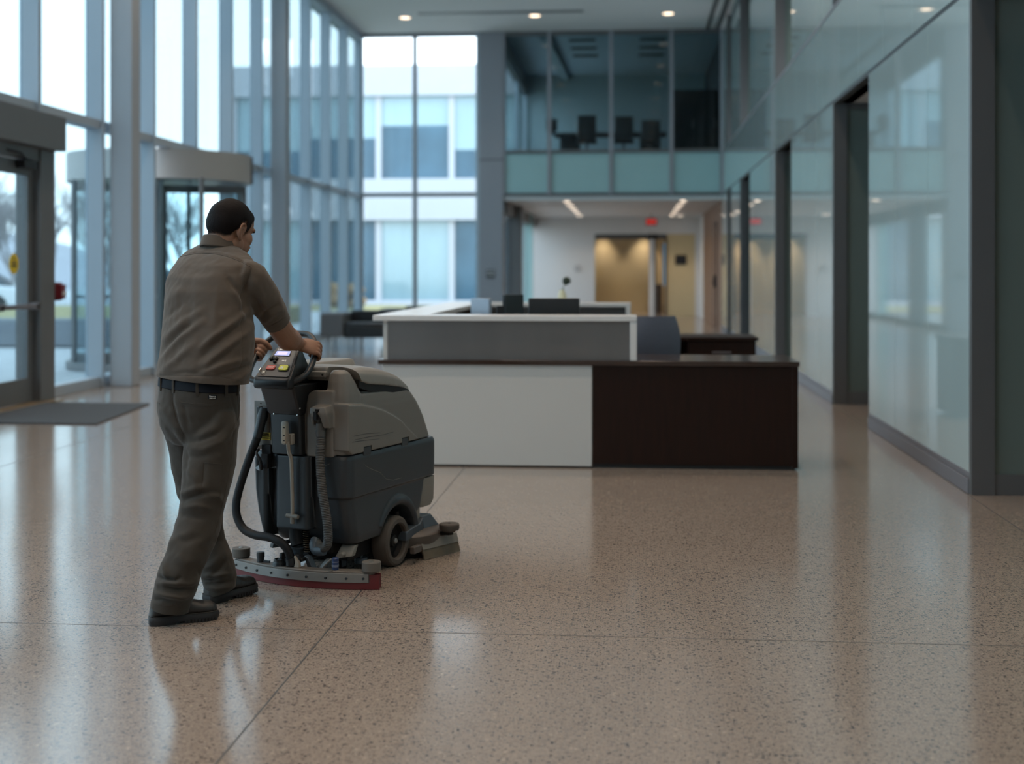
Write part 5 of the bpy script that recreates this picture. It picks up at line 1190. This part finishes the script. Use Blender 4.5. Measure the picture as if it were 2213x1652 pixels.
# hoop points in world
def mw(v, u, z): return wm(scr) @ Vector((v, u, z))
def hoopdir(a, b): return (mw(*b)-mw(*a)).normalized()
def hand(Bc, s, d, side, r_bar=0.0138, thumb=(-0.9,-1.75,-2.7,-3.3), tpts=None):
    """closed hand around a bar: s = bar direction towards the thumb, d = wrist to knuckles"""
    s = s.normalized(); d = (d-s*d.dot(s)).normalized(); n = d.cross(s) if side > 0 else s.cross(d)
    R = r_bar+0.0095
    Kc = Bc+n*(R+0.001)
    Wp = Kc-d*0.088+n*0.004
    rings = []
    for t, w_, th, off in ((0.0,0.030,0.021,0.0),(0.18,0.034,0.021,0.0),(0.45,0.041,0.020,0.002),(0.75,0.043,0.017,0.003),(0.95,0.041,0.0135,0.003),(1.04,0.037,0.010,0.001)):
        c = Wp.lerp(Kc, t)+n*off
        rings.append([c+s*(w_*math.copysign(abs(math.cos(2*PI*k/20))**0.8, math.cos(2*PI*k/20)))+n*(th*math.sin(2*PI*k/20)) for k in range(20)])
    g.loft(rings)
    g.ell(Wp+d*0.035+s*0.022-n*0.010, 0.024, 0.017, 0.017, Matrix((d, s, n)).transposed(), 16, 10)     # thumb ball
    for off, ln, rr in ((0.0315,0.95,0.0098),(0.0105,1.04,0.0102),(-0.0105,1.0,0.0098),(-0.0300,0.86,0.0087)):
        tot = 0.088*ln/R
        ph = [-0.55, 0.18, 0.18+tot*0.30, 0.18+tot*0.56, 0.18+tot*0.80, 0.18+tot]
        ps = []
        for i, a in enumerate(ph):
            kk = (1.0, 1.20, 1.08, 1.10, 1.0, 1.0)[i]
            ps.append(Bc+s*off*(1.0 if i < 3 else 0.94)+n*(R*kk*math.cos(a))+d*(R*kk*math.sin(a)))
        ps = spline(ps, 25); m = len(ps)
        rad = [rr*(1.08-0.22*i/(m-1)+0.06*math.exp(-((i/(m-1)-0.2)/0.08)**2)+0.05*math.exp(-((i/(m-1)-0.58)/0.07)**2)) for i in range(m)]
        g.tube(ps, rad, 12); g.ell(ps[-1], rad[-1], rad[-1], rad[-1], None, 10, 8)
        g.ell(ps[5], rr*1.12, rr*1.12, rr*1.0, None, 12, 8)
    Rt = R+0.002
    tp = [Wp+d*0.022+s*0.022-n*0.006, Bc+s*0.040+n*(Rt*math.cos(thumb[0]))+d*(Rt*1.7*math.sin(thumb[0])), Bc+s*0.036+n*(Rt*1.15*math.cos(thumb[1]))+d*(Rt*1.15*math.sin(thumb[1])), Bc+s*0.030+n*(Rt*1.05*math.cos(thumb[2]))+d*(Rt*1.05*math.sin(thumb[2])), Bc+s*0.023+n*(Rt*1.1*math.cos(thumb[3]))+d*(Rt*1.1*math.sin(thumb[3]))]
    if tpts: tp = [tp[0]]+[Bc+s*a+n*(R*b)+d*c for a, b, c in tpts]
    ps = spline(tp, 24); m = len(ps)
    g.tube(ps, [0.0150-0.0042*i/(m-1)+0.0008*math.exp(-((i/(m-1)-0.6)/0.1)**2) for i in range(m)], 12); g.ell(ps[-1], 0.0098, 0.0098, 0.0098, None, 10, 8)
    return Wp, s, d, n
# right hand
sR = hoopdir((0.048,-0.01,0.990),(0.015,0.055,1.062)); BR = mw(0.0345,0.022,1.033)
WR, s_, d_, n_ = hand(BR, sR, cv(0.80,0.55,0.10), +1)
ER = P(617, 727, 5.84); SR = P(541, 606, 5.63)
def limb(pts, rad, n=20, rb=None):
    q = spline(pts, 10*(len(pts)-1)); m = len(q); k = np.linspace(0, 1, len(rad))
    g.tube(q, [float(np.interp(i/(m-1), k, rad)) for i in range(m)], n, rb=None if rb is None else [float(np.interp(i/(m-1), k, rb)) for i in range(m)])
limb([SR, SR.lerp(ER,0.5), ER, ER.lerp(WR,0.4), WR.lerp(ER,0.12), WR+d_*0.02], [0.056,0.056,0.054,0.050,0.050,0.050,0.045,0.037,0.031,0.0285])
# left hand
sL = hoopdir((-0.272,-0.01,0.985),(-0.262,0.060,1.055)); BL = mw(-0.2715,0.036,1.028)
WL, s2, d2, n2 = hand(BL, sL, cv(0.82,0.55,-0.04), -1, tpts=((0.036,-0.60,-0.028),(0.037,-1.15,-0.008),(0.034,-1.30,0.014),(0.029,-1.25,0.031)))
SL = P(396, 612, 5.85); EL = P(432, 742, 6.0)
limb([SL, SL.lerp(EL,0.5), EL, EL.lerp(WL,0.4), WL.lerp(EL,0.12), WL+d2*0.02], [0.056,0.056,0.053,0.048,0.048,0.048,0.043,0.036,0.031,0.0285])
bm = remeshed(g, 0.0034, 5, 0.5)
bm.verts.ensure_lookup_table()
# ---------------------------------------------------------------- hair grown from the skin surface
HLF = [-0.13,-0.06,-0.040,-0.024,-0.012,0.010,0.016,0.024,0.040,0.046,0.066,0.090,0.11]
HLU = [-0.058,-0.066,-0.056,-0.020,0.014,0.018,-0.016,-0.026,-0.016,0.024,0.045,0.064,0.07]
def hairline(f, r): return lin(HLF, HLU, f)
hb = bmesh.new(); hv = {}
for fce in bm.faces:
    c = fce.calc_center_median(); f, r, u = hl(c)
    if f*f+r*r+u*u > 0.2**2 or abs(r) > 0.0815 and u < 0.03: continue
    if u > hairline(f, r)+0.0035*mnoise.noise(c*220):
        vs = []
        for v in fce.verts:
            if v.index not in hv:
                f2, r2, u2 = hl(v.co); dd = u2-hairline(f2, r2)
                k = max(0.0, min(1.0, dd/0.035)); k = k*k*(3-2*k)
                th = 0.0008+0.0046*k
                if f2 > 0.03: th *= 1.0
                crown = math.exp(-(((f2+0.075)**2+(r2+0.015)**2+(u2-0.085)**2))/0.022**2)
                th *= 1-0.55*crown
                th += (0.0009*mnoise.noise(v.co*330)+0.0006*mnoise.noise(Vector((v.co.x*900,v.co.y*900,v.co.z*300))))*k
                nv_ = hb.verts.new(v.co+v.normal*th); hv[v.index] = nv_
            vs.append(hv[v.index])
        try: hb.faces.new(vs)
        except ValueError: pass
body = from_bm('body', bm, M_skin, man)
hair = from_bm('hair', hb, M_hair, man)
fa_ = hair.data.attributes.new('fade', 'FLOAT', 'POINT'); Mh = wm(hair)
for i, v in enumerate(hair.data.vertices):
    f2, r2, u2 = hl(Mh @ v.co); fa_.data[i].value = max(0.0, min(1.0, (u2-hairline(f2, r2))/(0.028 if f2 < 0.0 else 0.04)))
M_eye = mat('eye_white', (0.6,0.58,0.55), 0.2)
for s in (-1, 1):
    build('eye', G().ell(hp(0.0835, s*0.031, -0.004), 0.0115, 0.0115, 0.0115, HM, 18, 12).ell(hp(0.0915, s*0.031, -0.006), 0.004, 0.005, 0.005, HM, 12, 8), M_blk, man)
    eb = spline([hp(0.098,s*0.012,0.016), hp(0.0985,s*0.028,0.021), hp(0.091,s*0.045,0.018), hp(0.080,s*0.054,0.012)], 16)
    build('eyebrow', G().tube(eb, [0.0028]+[0.0042]*(len(eb)-2)+[0.0015], 8), M_brow, man)

# ---------------------------------------------------------------- cloth helpers
def sculpt(bm, folds, nz=0.0, nsc=9.0, ns2=0.0):
    """push folds and creases into a garment: (polyline at the photographed side, depth m, width px)"""
    bm.normal_update()
    eye = Vector((0,0,CAMH))
    fl_ = [(np.array(pts, float), a, w_) for pts, a, w_ in folds]
    co = np.array([v.co[:] for v in bm.verts]); nr = np.array([v.normal[:] for v in bm.verts])
    xc = co[:,0]*CT+co[:,1]*ST; zc = -co[:,0]*ST+co[:,1]*CT
    px = CX+FPX*xc/zc; py = HY-FPX*(co[:,2]-CAMH)/zc
    vw = np.array(eye)-co; vw /= np.linalg.norm(vw, axis=1)[:,None]
    face = np.clip(((nr*vw).sum(1)+0.15)/0.45, 0, 1)
    disp = np.zeros(len(co))
    for pts, a, w_ in fl_:
        best = np.full(len(co), 1e9); tt = np.zeros(len(co)); m = len(pts)-1
        for i in range(m):
            p, q = pts[i], pts[i+1]; dx = q-p; L2 = (dx**2).sum()
            t = np.clip(((px-p[0])*dx[0]+(py-p[1])*dx[1])/L2, 0, 1)
            d = np.hypot(px-(p[0]+t*dx[0]), py-(p[1]+t*dx[1]))
            up_ = d < best; best = np.where(up_, d, best); tt = np.where(up_, (i+t)/m, tt)
        taper = np.sin(np.clip(tt*0.9+0.05, 0, 1)*PI)**0.6
        disp += a*np.exp(-(best/w_)**2)*taper
    disp *= face
    for i, v in enumerate(bm.verts):
        n_ = 0
        if nz: n_ = nz*mnoise.fractal(v.co*nsc, 0.9, 2.1, 3)
        if ns2: n_ += ns2*mnoise.noise(v.co*38)
        v.co = v.co+v.normal*(disp[i]+n_)
def trim_plane(bm, pt, no, sel):
    """cut the garment open beyond a plane, only where sel(co) holds"""
    geom = [f for f in bm.faces if sel(f.calc_center_median())]
    es = set(e for f in geom for e in f.edges); vs = set(v for f in geom for v in f.verts)
    bmesh.ops.bisect_plane(bm, geom=list(vs)+list(es)+geom, plane_co=pt, plane_no=no, clear_outer=True)

# ---------------------------------------------------------------- shirt
g = G()
g.loft([hring(L_, R_, y, z, k, tilt=(7 if y > 800 else 0)) for y, L_, R_, z, k in TOR])
hemR = P(600, 699, 5.775); dirR = (ER-SR).normalized()
q = [SR+(-dirR)*0.05+cv(-0.03,0,-0.005), SR, P(573,652,5.69), hemR, hemR+dirR*0.05]
g.tube(spline(q, 24), [float(np.interp(i/24, [0,0.25,0.5,0.75,1],[0.060,0.078,0.071,0.056,0.053])) for i in range(len(spline(q,24)))], 24)
dirL = (EL-SL).normalized(); hemL = SL+dirL*0.20
q = [SL-dirL*0.05+cv(0.03,0,0), SL, SL.lerp(hemL,0.5), hemL, hemL+dirL*0.05]
g.tube(spline(q, 24), [float(np.interp(i/24, [0,0.25,0.5,0.75,1],[0.055,0.072,0.068,0.056,0.053])) for i in range(len(spline(q,24)))], 24)
bm = remeshed(g, 0.0065, 9, 0.5)
bmesh.ops.subdivide_edges(bm, edges=bm.edges, cuts=1, use_grid_fill=True, smooth=0.6)
shirt_folds = [
 ([(541,590),(534,615),(527,640),(528,670),(540,690)], -0.009, 8), ([(490,598),(505,620),(522,640)], -0.008, 8), ([(498,612),(512,640),(524,668)], 0.004, 8),
 ([(536,688),(500,715),(462,745),(430,778)], -0.007, 9), ([(540,672),(505,700),(470,725),(435,752)], 0.007, 9), ([(545,710),(510,738),(475,765),(440,795)], 0.006, 9),
 ([(522,735),(490,765),(450,795),(420,808)], -0.005, 8), ([(348,742),(375,715),(405,690),(440,668)], 0.005, 9), ([(342,785),(375,745),(410,715),(440,695)], 0.006, 9), ([(345,768),(380,728),(410,703)], -0.005, 7),
 ([(345,808),(390,770),(420,745)], 0.005, 9), ([(355,660),(375,640),(400,622)], 0.003, 10), ([(352,690),(380,670),(400,650)], -0.003, 8),
 ([(380,600),(420,606),(470,600)], 0.0025, 12), ([(470,640),(465,690),(455,740)], 0.003, 12), ([(412,640),(408,690),(400,740)], -0.003, 10),
 ([(553,610),(566,640),(572,668)], 0.004, 8), ([(560,690),(580,672),(600,660)], -0.005, 6), ([(566,702),(590,682),(612,668)], 0.003, 6), ([(548,640),(560,662),(575,690)], -0.005, 7),
 ([(430,808),(480,790),(530,775)], 0.006, 8), ([(470,812),(505,800),(538,790)], -0.006, 6), ([(500,826),(520,815),(538,800)], 0.007, 7), ([(350,812),(400,806),(450,812)], -0.004, 6),
 ([(395,552),(430,547),(470,549),(510,560),(545,577)], -0.0022, 1.8), ([(395,548),(430,543),(470,545),(510,556),(545,573)], 0.0016, 3.0),
 ([(545,577),(538,600),(528,622),(523,645)], -0.002, 2.0), ([(521,650),(521,700),(523,760),(518,810)], -0.0016, 1.6),
 ([(585,703),(605,693),(619,681)], -0.0018, 1.5), ([(345,811),(400,812),(470,813),(520,824)], -0.0016, 1.5)]
sculpt(bm, [(p, a*(1.75 if w_ > 3 else 1.0), w_*0.92) for p, a, w_ in shirt_folds], nz=0.0036, nsc=10, ns2=0.0007)
trim_plane(bm, hemR, dirR, lambda c: (c-hemR).dot(dirR) > -0.02 and (c-hemR).length < 0.13 and (c-hemR).dot(cv(1,0)) > -0.075)
trim_plane(bm, hemL, dirL, lambda c: (c-hemL).dot(dirL) > -0.02 and (c-hemL).length < 0.12 and (c-hemL).dot(cv(-0.8,0.6)) > -0.05)
zh = P(440, 820, 5.62).z
trim_plane(bm, P(440,821,5.62), (cv(-0.0,0,-1.0)+cv(-0.07,0,0)).normalized(), lambda c: c.z < zh+0.06)
nkn = (Vector((0,0,1))+cv(-0.10,0.0,0)).normalized()
trim_plane(bm, P(473,524,5.775), nkn, lambda c: c.z > 1.42 and (c-P(473,524,5.775)).length < 0.11)
shirt = from_bm('shirt', bm, M_shirt, man, solid=0.003)
# collar: stand folded over
colr = []
def cring(dz, gr, out, lift):
    pts = []
    for i in range(44):
        t = i/43; a = math.radians(-150+300*t)                      # open at the front
        e_f = -math.cos(a); e_r = math.sin(a)
        bdir = hf0_b*e_f+hr_b*e_r
        base = nb+Vector((0,0,0.0))
        drop = 0.036*(e_f+1)/2-0.006
        pts.append(base+bdir*(gr+out)+Vector((0,0,dz-drop+lift*0)))
    return pts
bh = math.radians(40); hf0_b = cv(math.sin(bh), math.cos(bh)); hr_b = cv(math.cos(bh), -math.sin(bh))
strip = [cring(-0.010,0.066,0.004,0), cring(0.036,0.063,0.002,0), cring(0.045,0.063,0.005,0), cring(0.043,0.063,0.010,0), cring(0.024,0.064,0.015,0), cring(-0.002,0.066,0.021,0)]
V = [p for r in strip for p in r]; F = []
for i in range(len(strip)-1):
    for j in range(43): F.append((i*44+j, i*44+j+1, (i+1)*44+j+1, (i+1)*44+j))
cg = G().add(V, F)
cl_ = build('collar', cg, M_shirt, shirt, angle=180)
sd = cl_.modifiers.new('s', 'SUBSURF'); sd.levels = 2; sd.render_levels = 2
so = cl_.modifiers.new('t', 'SOLIDIFY'); so.thickness = 0.0025; so.offset = 0
def surf_line(obj, pts, r, name, m, parent, lift=0.0006, n=60):
    """thin seam lying on the garment along a polyline seen at the photographed side"""
    from mathutils.bvhtree import BVHTree
    me = obj.data; M_ = wm(obj)
    bv = BVHTree.FromPolygons([M_ @ v.co for v in me.vertices], [tuple(p.vertices) for p in me.polygons])
    eye = Vector((0,0,CAMH)); out = []
    if len(pts) > 2: pts = [(q[0], q[1]) for q in spline([(a, b, 0) for a, b in pts], 40)]
    for i in range(n+1):
        t = i/n*(len(pts)-1); k = min(int(t), len(pts)-2); a, b = pts[k], pts[k+1]; w_ = t-k
        dr = (P(a[0]+(b[0]-a[0])*w_, a[1]+(b[1]-a[1])*w_, 5.0)-eye).normalized()
        loc, no, idx, d = bv.ray_cast(eye, dr)
        if loc is not None: out.append(loc+no.normalized()*(lift if no.dot(dr) < 0 else -lift))
    if len(out) > 3: return build(name, G().tube(out, r, 6), m, parent)
surf_line(shirt, [(384,556),(430,548.5),(470,550.5),(510,562),(543,578)], 0.0010, 'yoke_seam', M_thread, shirt)
surf_line(shirt, [(544,579),(537,602),(529,624),(525,645)], 0.0005, 'armhole_seam', M_thread, shirt)

surf_line(shirt, [(581,707),(600,697),(619,685)], 0.0005, 'hem_stitch', M_thread, shirt, n=30)
surf_line(shirt, [(345,811),(400,812),(470,814),(522,825)], 0.0005, 'hem_stitch', M_thread, shirt)
# ---------------------------------------------------------------- trousers
g = G()
g.loft([hring(L_, R_, y, z, k) for y, L_, R_, z, k in [(818,346,514,5.63,0.70)]+PEL[1:]])
g.loft([hring(L_, R_, y, z, k*0.97, n=32) for y, L_, R_, z, k in RL]); g.loft([hring(L_, R_, y, z, k*0.97, n=32) for y, L_, R_, z, k in LL])
bm = remeshed(g, 0.0065, 8, 0.5)
bmesh.ops.subdivide_edges(bm, edges=bm.edges, cuts=1, use_grid_fill=True, smooth=0.6)
trf = [
 ([(372,830),(372,870),(382,910),(398,945)], -0.005, 5), ([(398,940),(402,990),(400,1040)], -0.004, 6),
 ([(400,955),(430,952),(465,940),(490,920)], -0.006, 7), ([(402,968),(440,972),(480,955),(505,925)], 0.005, 8), ([(400,990),(440,985),(480,975)], -0.004, 8),
 ([(350,880),(368,910),(392,940)], 0.004, 8), ([(362,930),(380,950),(396,965)], -0.004, 7), ([(395,870),(402,905),(408,930)], -0.004, 7), ([(480,900),(460,925),(430,945)], 0.004, 9),
 ([(392,1082),(415,1074),(440,1066),(470,1064)], -0.009, 7), ([(390,1068),(420,1058),(445,1052)], 0.007, 8), ([(394,1098),(425,1094),(455,1100)], 0.006, 8), ([(388,1112),(420,1116),(450,1122)], -0.005, 9), ([(440,1062),(470,1074),(484,1090)], 0.005, 9),
 ([(398,1015),(420,1030),(425,1055)], 0.004, 10), ([(440,1000),(436,1040),(428,1070)], -0.003, 10),
 ([(350,1190),(380,1165),(410,1150)], 0.005, 10), ([(372,1158),(400,1170),(440,1160)], -0.004, 9), ([(350,1215),(358,1235),(356,1255)], 0.006, 7), ([(380,1200),(400,1215),(430,1210)], 0.004, 10),
 ([(338,1246),(355,1251),(378,1256),(388,1250)], -0.010, 5), ([(360,1270),(385,1275),(415,1272)], -0.012, 6), ([(340,1262),(370,1262),(400,1262)], 0.009, 7), ([(335,1282),(360,1288),(390,1292),(410,1288)], 0.010, 6), ([(332,1296),(350,1296),(372,1301)], -0.006, 5), ([(405,1268),(420,1258),(427,1248)], 0.006, 6),
 ([(437,1230),(455,1225),(480,1200)], 0.005, 8), ([(440,1253),(456,1255),(470,1253)], -0.009, 4), ([(450,1262),(475,1262),(500,1256)], -0.009, 5), ([(440,1245),(470,1244),(500,1240)], 0.006, 6), ([(458,1245),(475,1230),(490,1212)], -0.007, 6), ([(446,1270),(470,1273),(500,1268)], 0.006, 5), ([(485,1180),(490,1215),(500,1245)], 0.004, 6), ([(430,1190),(450,1180),(475,1170)], -0.004, 9),
 ([(498,855),(508,890),(512,920),(498,950)], -0.003, 3), ([(440,1000),(438,1040),(434,1066)], -0.0015, 2.0)]
sculpt(bm, [(p, a*(1.45 if w_ > 3 else 1.0), w_*0.92) for p, a, w_ in trf], nz=0.0036, nsc=9, ns2=0.0009)
hR, hL = P(366,1318,5.42), P(476,1278,5.775)
trim_plane(bm, hR, (Vector((0,0,-1))+cv(-0.16,0.0,0)).normalized(), lambda c: c.z < 0.16 and proj(c)[2] < 5.62)
trim_plane(bm, hL, (Vector((0,0,-1))+cv(0.30,0.12,0)).normalized(), lambda c: c.z < 0.18 and proj(c)[2] >= 5.62)
zt_ = P(430,829,5.63).z
trim_plane(bm, P(430,829,5.63), (Vector((0,0,1))+cv(0.06,0,0)).normalized(), lambda c: c.z > zt_-0.06)
trou = from_bm('trousers', bm, M_trou, man, solid=0.003)
surf_line(trou, [(371,832),(372,868),(381,908),(397,942)], 0.0008, 'back_seam', M_thread, trou)
surf_line(trou, [(512,850),(516,885),(514,905),(499,928)], 0.0013, 'pocket_edge', M_thread, trou)
surf_line(trou, [(390,869),(420,873),(470,873)], 0.0013, 'back_pocket', M_thread, trou)
surf_line(trou, [(392,875),(420,879),(468,877)], 0.0007, 'pocket_stitch', M_thread, trou)
surf_line(trou, [(338,868),(345,873)], 0.0012, 'back_pocket', M_thread, trou, n=10)
surf_line(trou, [(440,1000),(481,1004)], 0.0010, 'thigh_pocket', M_thread, trou, n=30)
surf_line(trou, [(440,1000),(437,1035),(434,1065),(455,1072),(474,1076),(480,1040),(481,1006)], 0.0006, 'pocket_stitch', M_thread, trou)
surf_line(trou, [(505,930),(500,990),(485,1070),(465,1150)], 0.0006, 'side_seam', M_thread, trou)
surf_line(trou, [(328,1303),(345,1308),(372,1309),(400,1298)], 0.0006, 'hem_stitch', M_thread, trou)
# belt
bp = [hring(L_, R_, y, 5.63, 0.71, n=48, tilt=5) for y, L_, R_ in ((821,342.0,517.5),(822,341.5,518.5),(839,339.5,518.5),(840,340.5,517.5))]
bp_in = [hring(L_, R_, y, 5.63, 0.71, n=48, tilt=5) for y, L_, R_ in ((843,346,512),(821,347,512))]
belt = build('belt', G().loft(bp+bp_in+[bp[0]], False, False), M_belt, trou, angle=40)
for px_ in (348, 374, 427, 488, 514):
    tp_ = 820+ (px_-428)/90*5
    a = P(px_, tp_, 5.0); eye = Vector((0,0,CAMH))
    ringm = hring(340.5,518.5,832,5.63,0.71, n=120, tilt=5)
    cand = [p for p in ringm if proj(p)[2] < 5.66]
    c = min(cand, key=lambda p: abs(proj(p)[0]-px_))
    ctr = P(429,832,5.63); no = (c-ctr); no.z = 0; no.normalize(); tg = Vector((0,0,1)).cross(no)
    lp_ = G()
    for dz in (0,):
        lp_.loft([[c+tg*x+no*o+Vector((0,0,z)) for x, o in ((-0.006,0.004),(0.006,0.004),(0.006,-0.003),(-0.006,-0.003))] for z in (0.028,0.02,-0.022,-0.030)])
    build('belt_loop', lp_, M_trou, trou, bevel=0.001)
# white woven tag above the back pocket
def surf_patch(obj, quad, name, m, parent, lift=0.0012, n=6):
    from mathutils.bvhtree import BVHTree
    M_ = wm(obj); me = obj.data
    bv = BVHTree.FromPolygons([M_ @ v.co for v in me.vertices], [tuple(p.vertices) for p in me.polygons]); eye = Vector((0,0,CAMH))
    V = []
    for i in range(n+1):
        for j in range(n+1):
            s, t = i/n, j/n
            x = (quad[0][0]*(1-s)+quad[1][0]*s)*(1-t)+(quad[3][0]*(1-s)+quad[2][0]*s)*t
            y = (quad[0][1]*(1-s)+quad[1][1]*s)*(1-t)+(quad[3][1]*(1-s)+quad[2][1]*s)*t
            dr = (P(x,y,5.0)-eye).normalized(); loc, no, ix, d = bv.ray_cast(eye, dr)
            if loc is None: return None
            V.append(loc-dr*lift)
    F = [(i*(n+1)+j, i*(n+1)+j+1, (i+1)*(n+1)+j+1, (i+1)*(n+1)+j) for i in range(n) for j in range(n)]
    o = build(name, G().add(V, F), m, parent); sl_ = o.modifiers.new('t', 'SOLIDIFY'); sl_.thickness = 0.0008; sl_.offset = 0
    return o
tg_ = surf_patch(trou, [(450.5,853),(469,855),(468,864),(450,862)], 'label_tag', M_belt, trou)
if tg_:
    M_tagw = mat('tag_white', (0.55,0.53,0.5), 0.8)
    for (x0,x1,y0,y1) in ((452.5,454.8,855.2,858.6),(455.6,457.6,856.2,858.8),(458.3,460.3,856.4,859.0),(461,463,856.5,859.2),(463.7,466.5,856.6,859.4),(452.5,459.5,860.2,861.6),(460.5,466,860.8,862.2)):
        surf_patch(trou, [(x0,y0),(x1,y0+0.2),(x1,y1+0.2),(x0,y1)], 'marking', M_tagw, tg_, lift=0.002, n=2)

# ---------------------------------------------------------------- shoes
def shoe(heel, toe, pitch, name_label):
    d = (toe-heel); d.z = 0; Ls = d.length; f = d.normalized(); s = Vector((f.y,-f.x,0))
    up = Vector((0,0,1))
    f2 = (f*math.cos(pitch)+up*math.sin(pitch)); u2 = (up*math.cos(pitch)-f*math.sin(pitch))
    def q(a, b, c): return heel+f2*(a*Ls)+s*b+u2*c
    ts = [0.0,0.03,0.10,0.22,0.36,0.50,0.62,0.74,0.84,0.92,0.97,1.0]
    ws = [0.020,0.030,0.036,0.038,0.037,0.040,0.046,0.050,0.050,0.045,0.036,0.020]
    hs = [0.066,0.088,0.100,0.106,0.112,0.102,0.086,0.076,0.073,0.069,0.061,0.048]
    g = G(); rings = []
    for t, w_, h_ in zip(ts, ws, hs):
        r = []
        for k in range(26):
            a = 2*PI*k/26; c, sn = math.cos(a), math.sin(a)
            wk = w_*(1.0 if sn < 0.2 else 1.0-0.28*sn)
            r.append(q(t, wk*math.copysign(abs(c)**0.75, c), 0.022+(h_-0.022)*(0.5+0.5*math.copysign(abs(sn)**0.7, sn))))
        rings.append(r)
    g.loft(rings)
    bm = remeshed(g, 0.005, 5, 0.5)
    for v in bm.verts: v.co += v.normal*(0.0012*mnoise.noise(v.co*55)+0.0006*mnoise.noise(v.co*130))
    sh = from_bm('shoe', bm, M_shoe, man)
    def outline(e, z, t0=0.0, t1=1.0, n=36):
        a_ = [t0+(t1-t0)*(0.5-0.5*math.cos(PI*i/n)) for i in range(n+1)]
        wv = lambda t: (lin(ts, ws, t)+e)
        return [q(t-e/Ls*(1 if t < 0.02 else 0)+e/Ls*(1 if t > 0.98 else 0), wv(t), z) for t in a_]+[q(t, -wv(t), z) for t in reversed(a_)]
    g = G().loft([outline(0.004,0.010), outline(0.006,0.016), outline(0.006,0.026), outline(0.003,0.034)])
    g.loft([outline(0.003,0.0,0.0,0.34), outline(0.005,0.012,0.0,0.36)])
    g.loft([outline(0.002,0.0,0.50,0.97), outline(0.005,0.012,0.47,1.0)])
    so = build('sole', g, M_sole, sh, angle=50)
    tr_ = G()
    for i in range(9):
        t = 0.54+0.05*i; w_ = lin(ts, ws, t)+0.006
        for sg in (-1, 1): tr_.loft([[q(t-0.012,sg*(w_-0.004),0.001),q(t+0.012,sg*(w_-0.004),0.001),q(t+0.012,sg*(w_+0.0015),0.001),q(t-0.012,sg*(w_+0.0015),0.001)], [q(t-0.012,sg*(w_-0.004),0.014),q(t+0.012,sg*(w_-0.004),0.014),q(t+0.012,sg*(w_+0.0015),0.014),q(t-0.012,sg*(w_+0.0015),0.014)]])
    build('tread', tr_, M_sole, so)
    lc = G()
    for i in range(4):
        t = 0.46+0.045*i; h_ = lin(ts, hs, t)
        lc.tube(spline([q(t,-0.020,h_-0.012), q(t+0.01,0.0,h_+0.001), q(t+0.02,0.020,h_-0.012)], 10), 0.0022, 6)
        lc.tube(spline([q(t,0.020,h_-0.012), q(t+0.01,0.0,h_+0.002), q(t+0.02,-0.020,h_-0.012)], 10), 0.0022, 6)
    build('laces', lc, M_blk, sh)
    wl_ = [q(t, lin(ts, ws, t)+0.0035, 0.036) for t in np.linspace(0.02,0.98,30)]
    build('welt', G().tube(wl_, 0.0018, 6).tube([q(t, -lin(ts, ws, t)-0.0035, 0.036) for t in np.linspace(0.02,0.98,30)], 0.0018, 6), M_shoe, sh)
    return sh
z1, z2 = 5.385, 5.515
shoe(cw((324-CX)*z1/FPX, z1), cw((467-CX)*z2/FPX, z2), 0.0, 'right')
z1, z2 = 5.735, 5.955
shoe(cw((447-CX)*z1/FPX, z1), cw((545-CX)*z2/FPX, z2), 0.03, 'left')
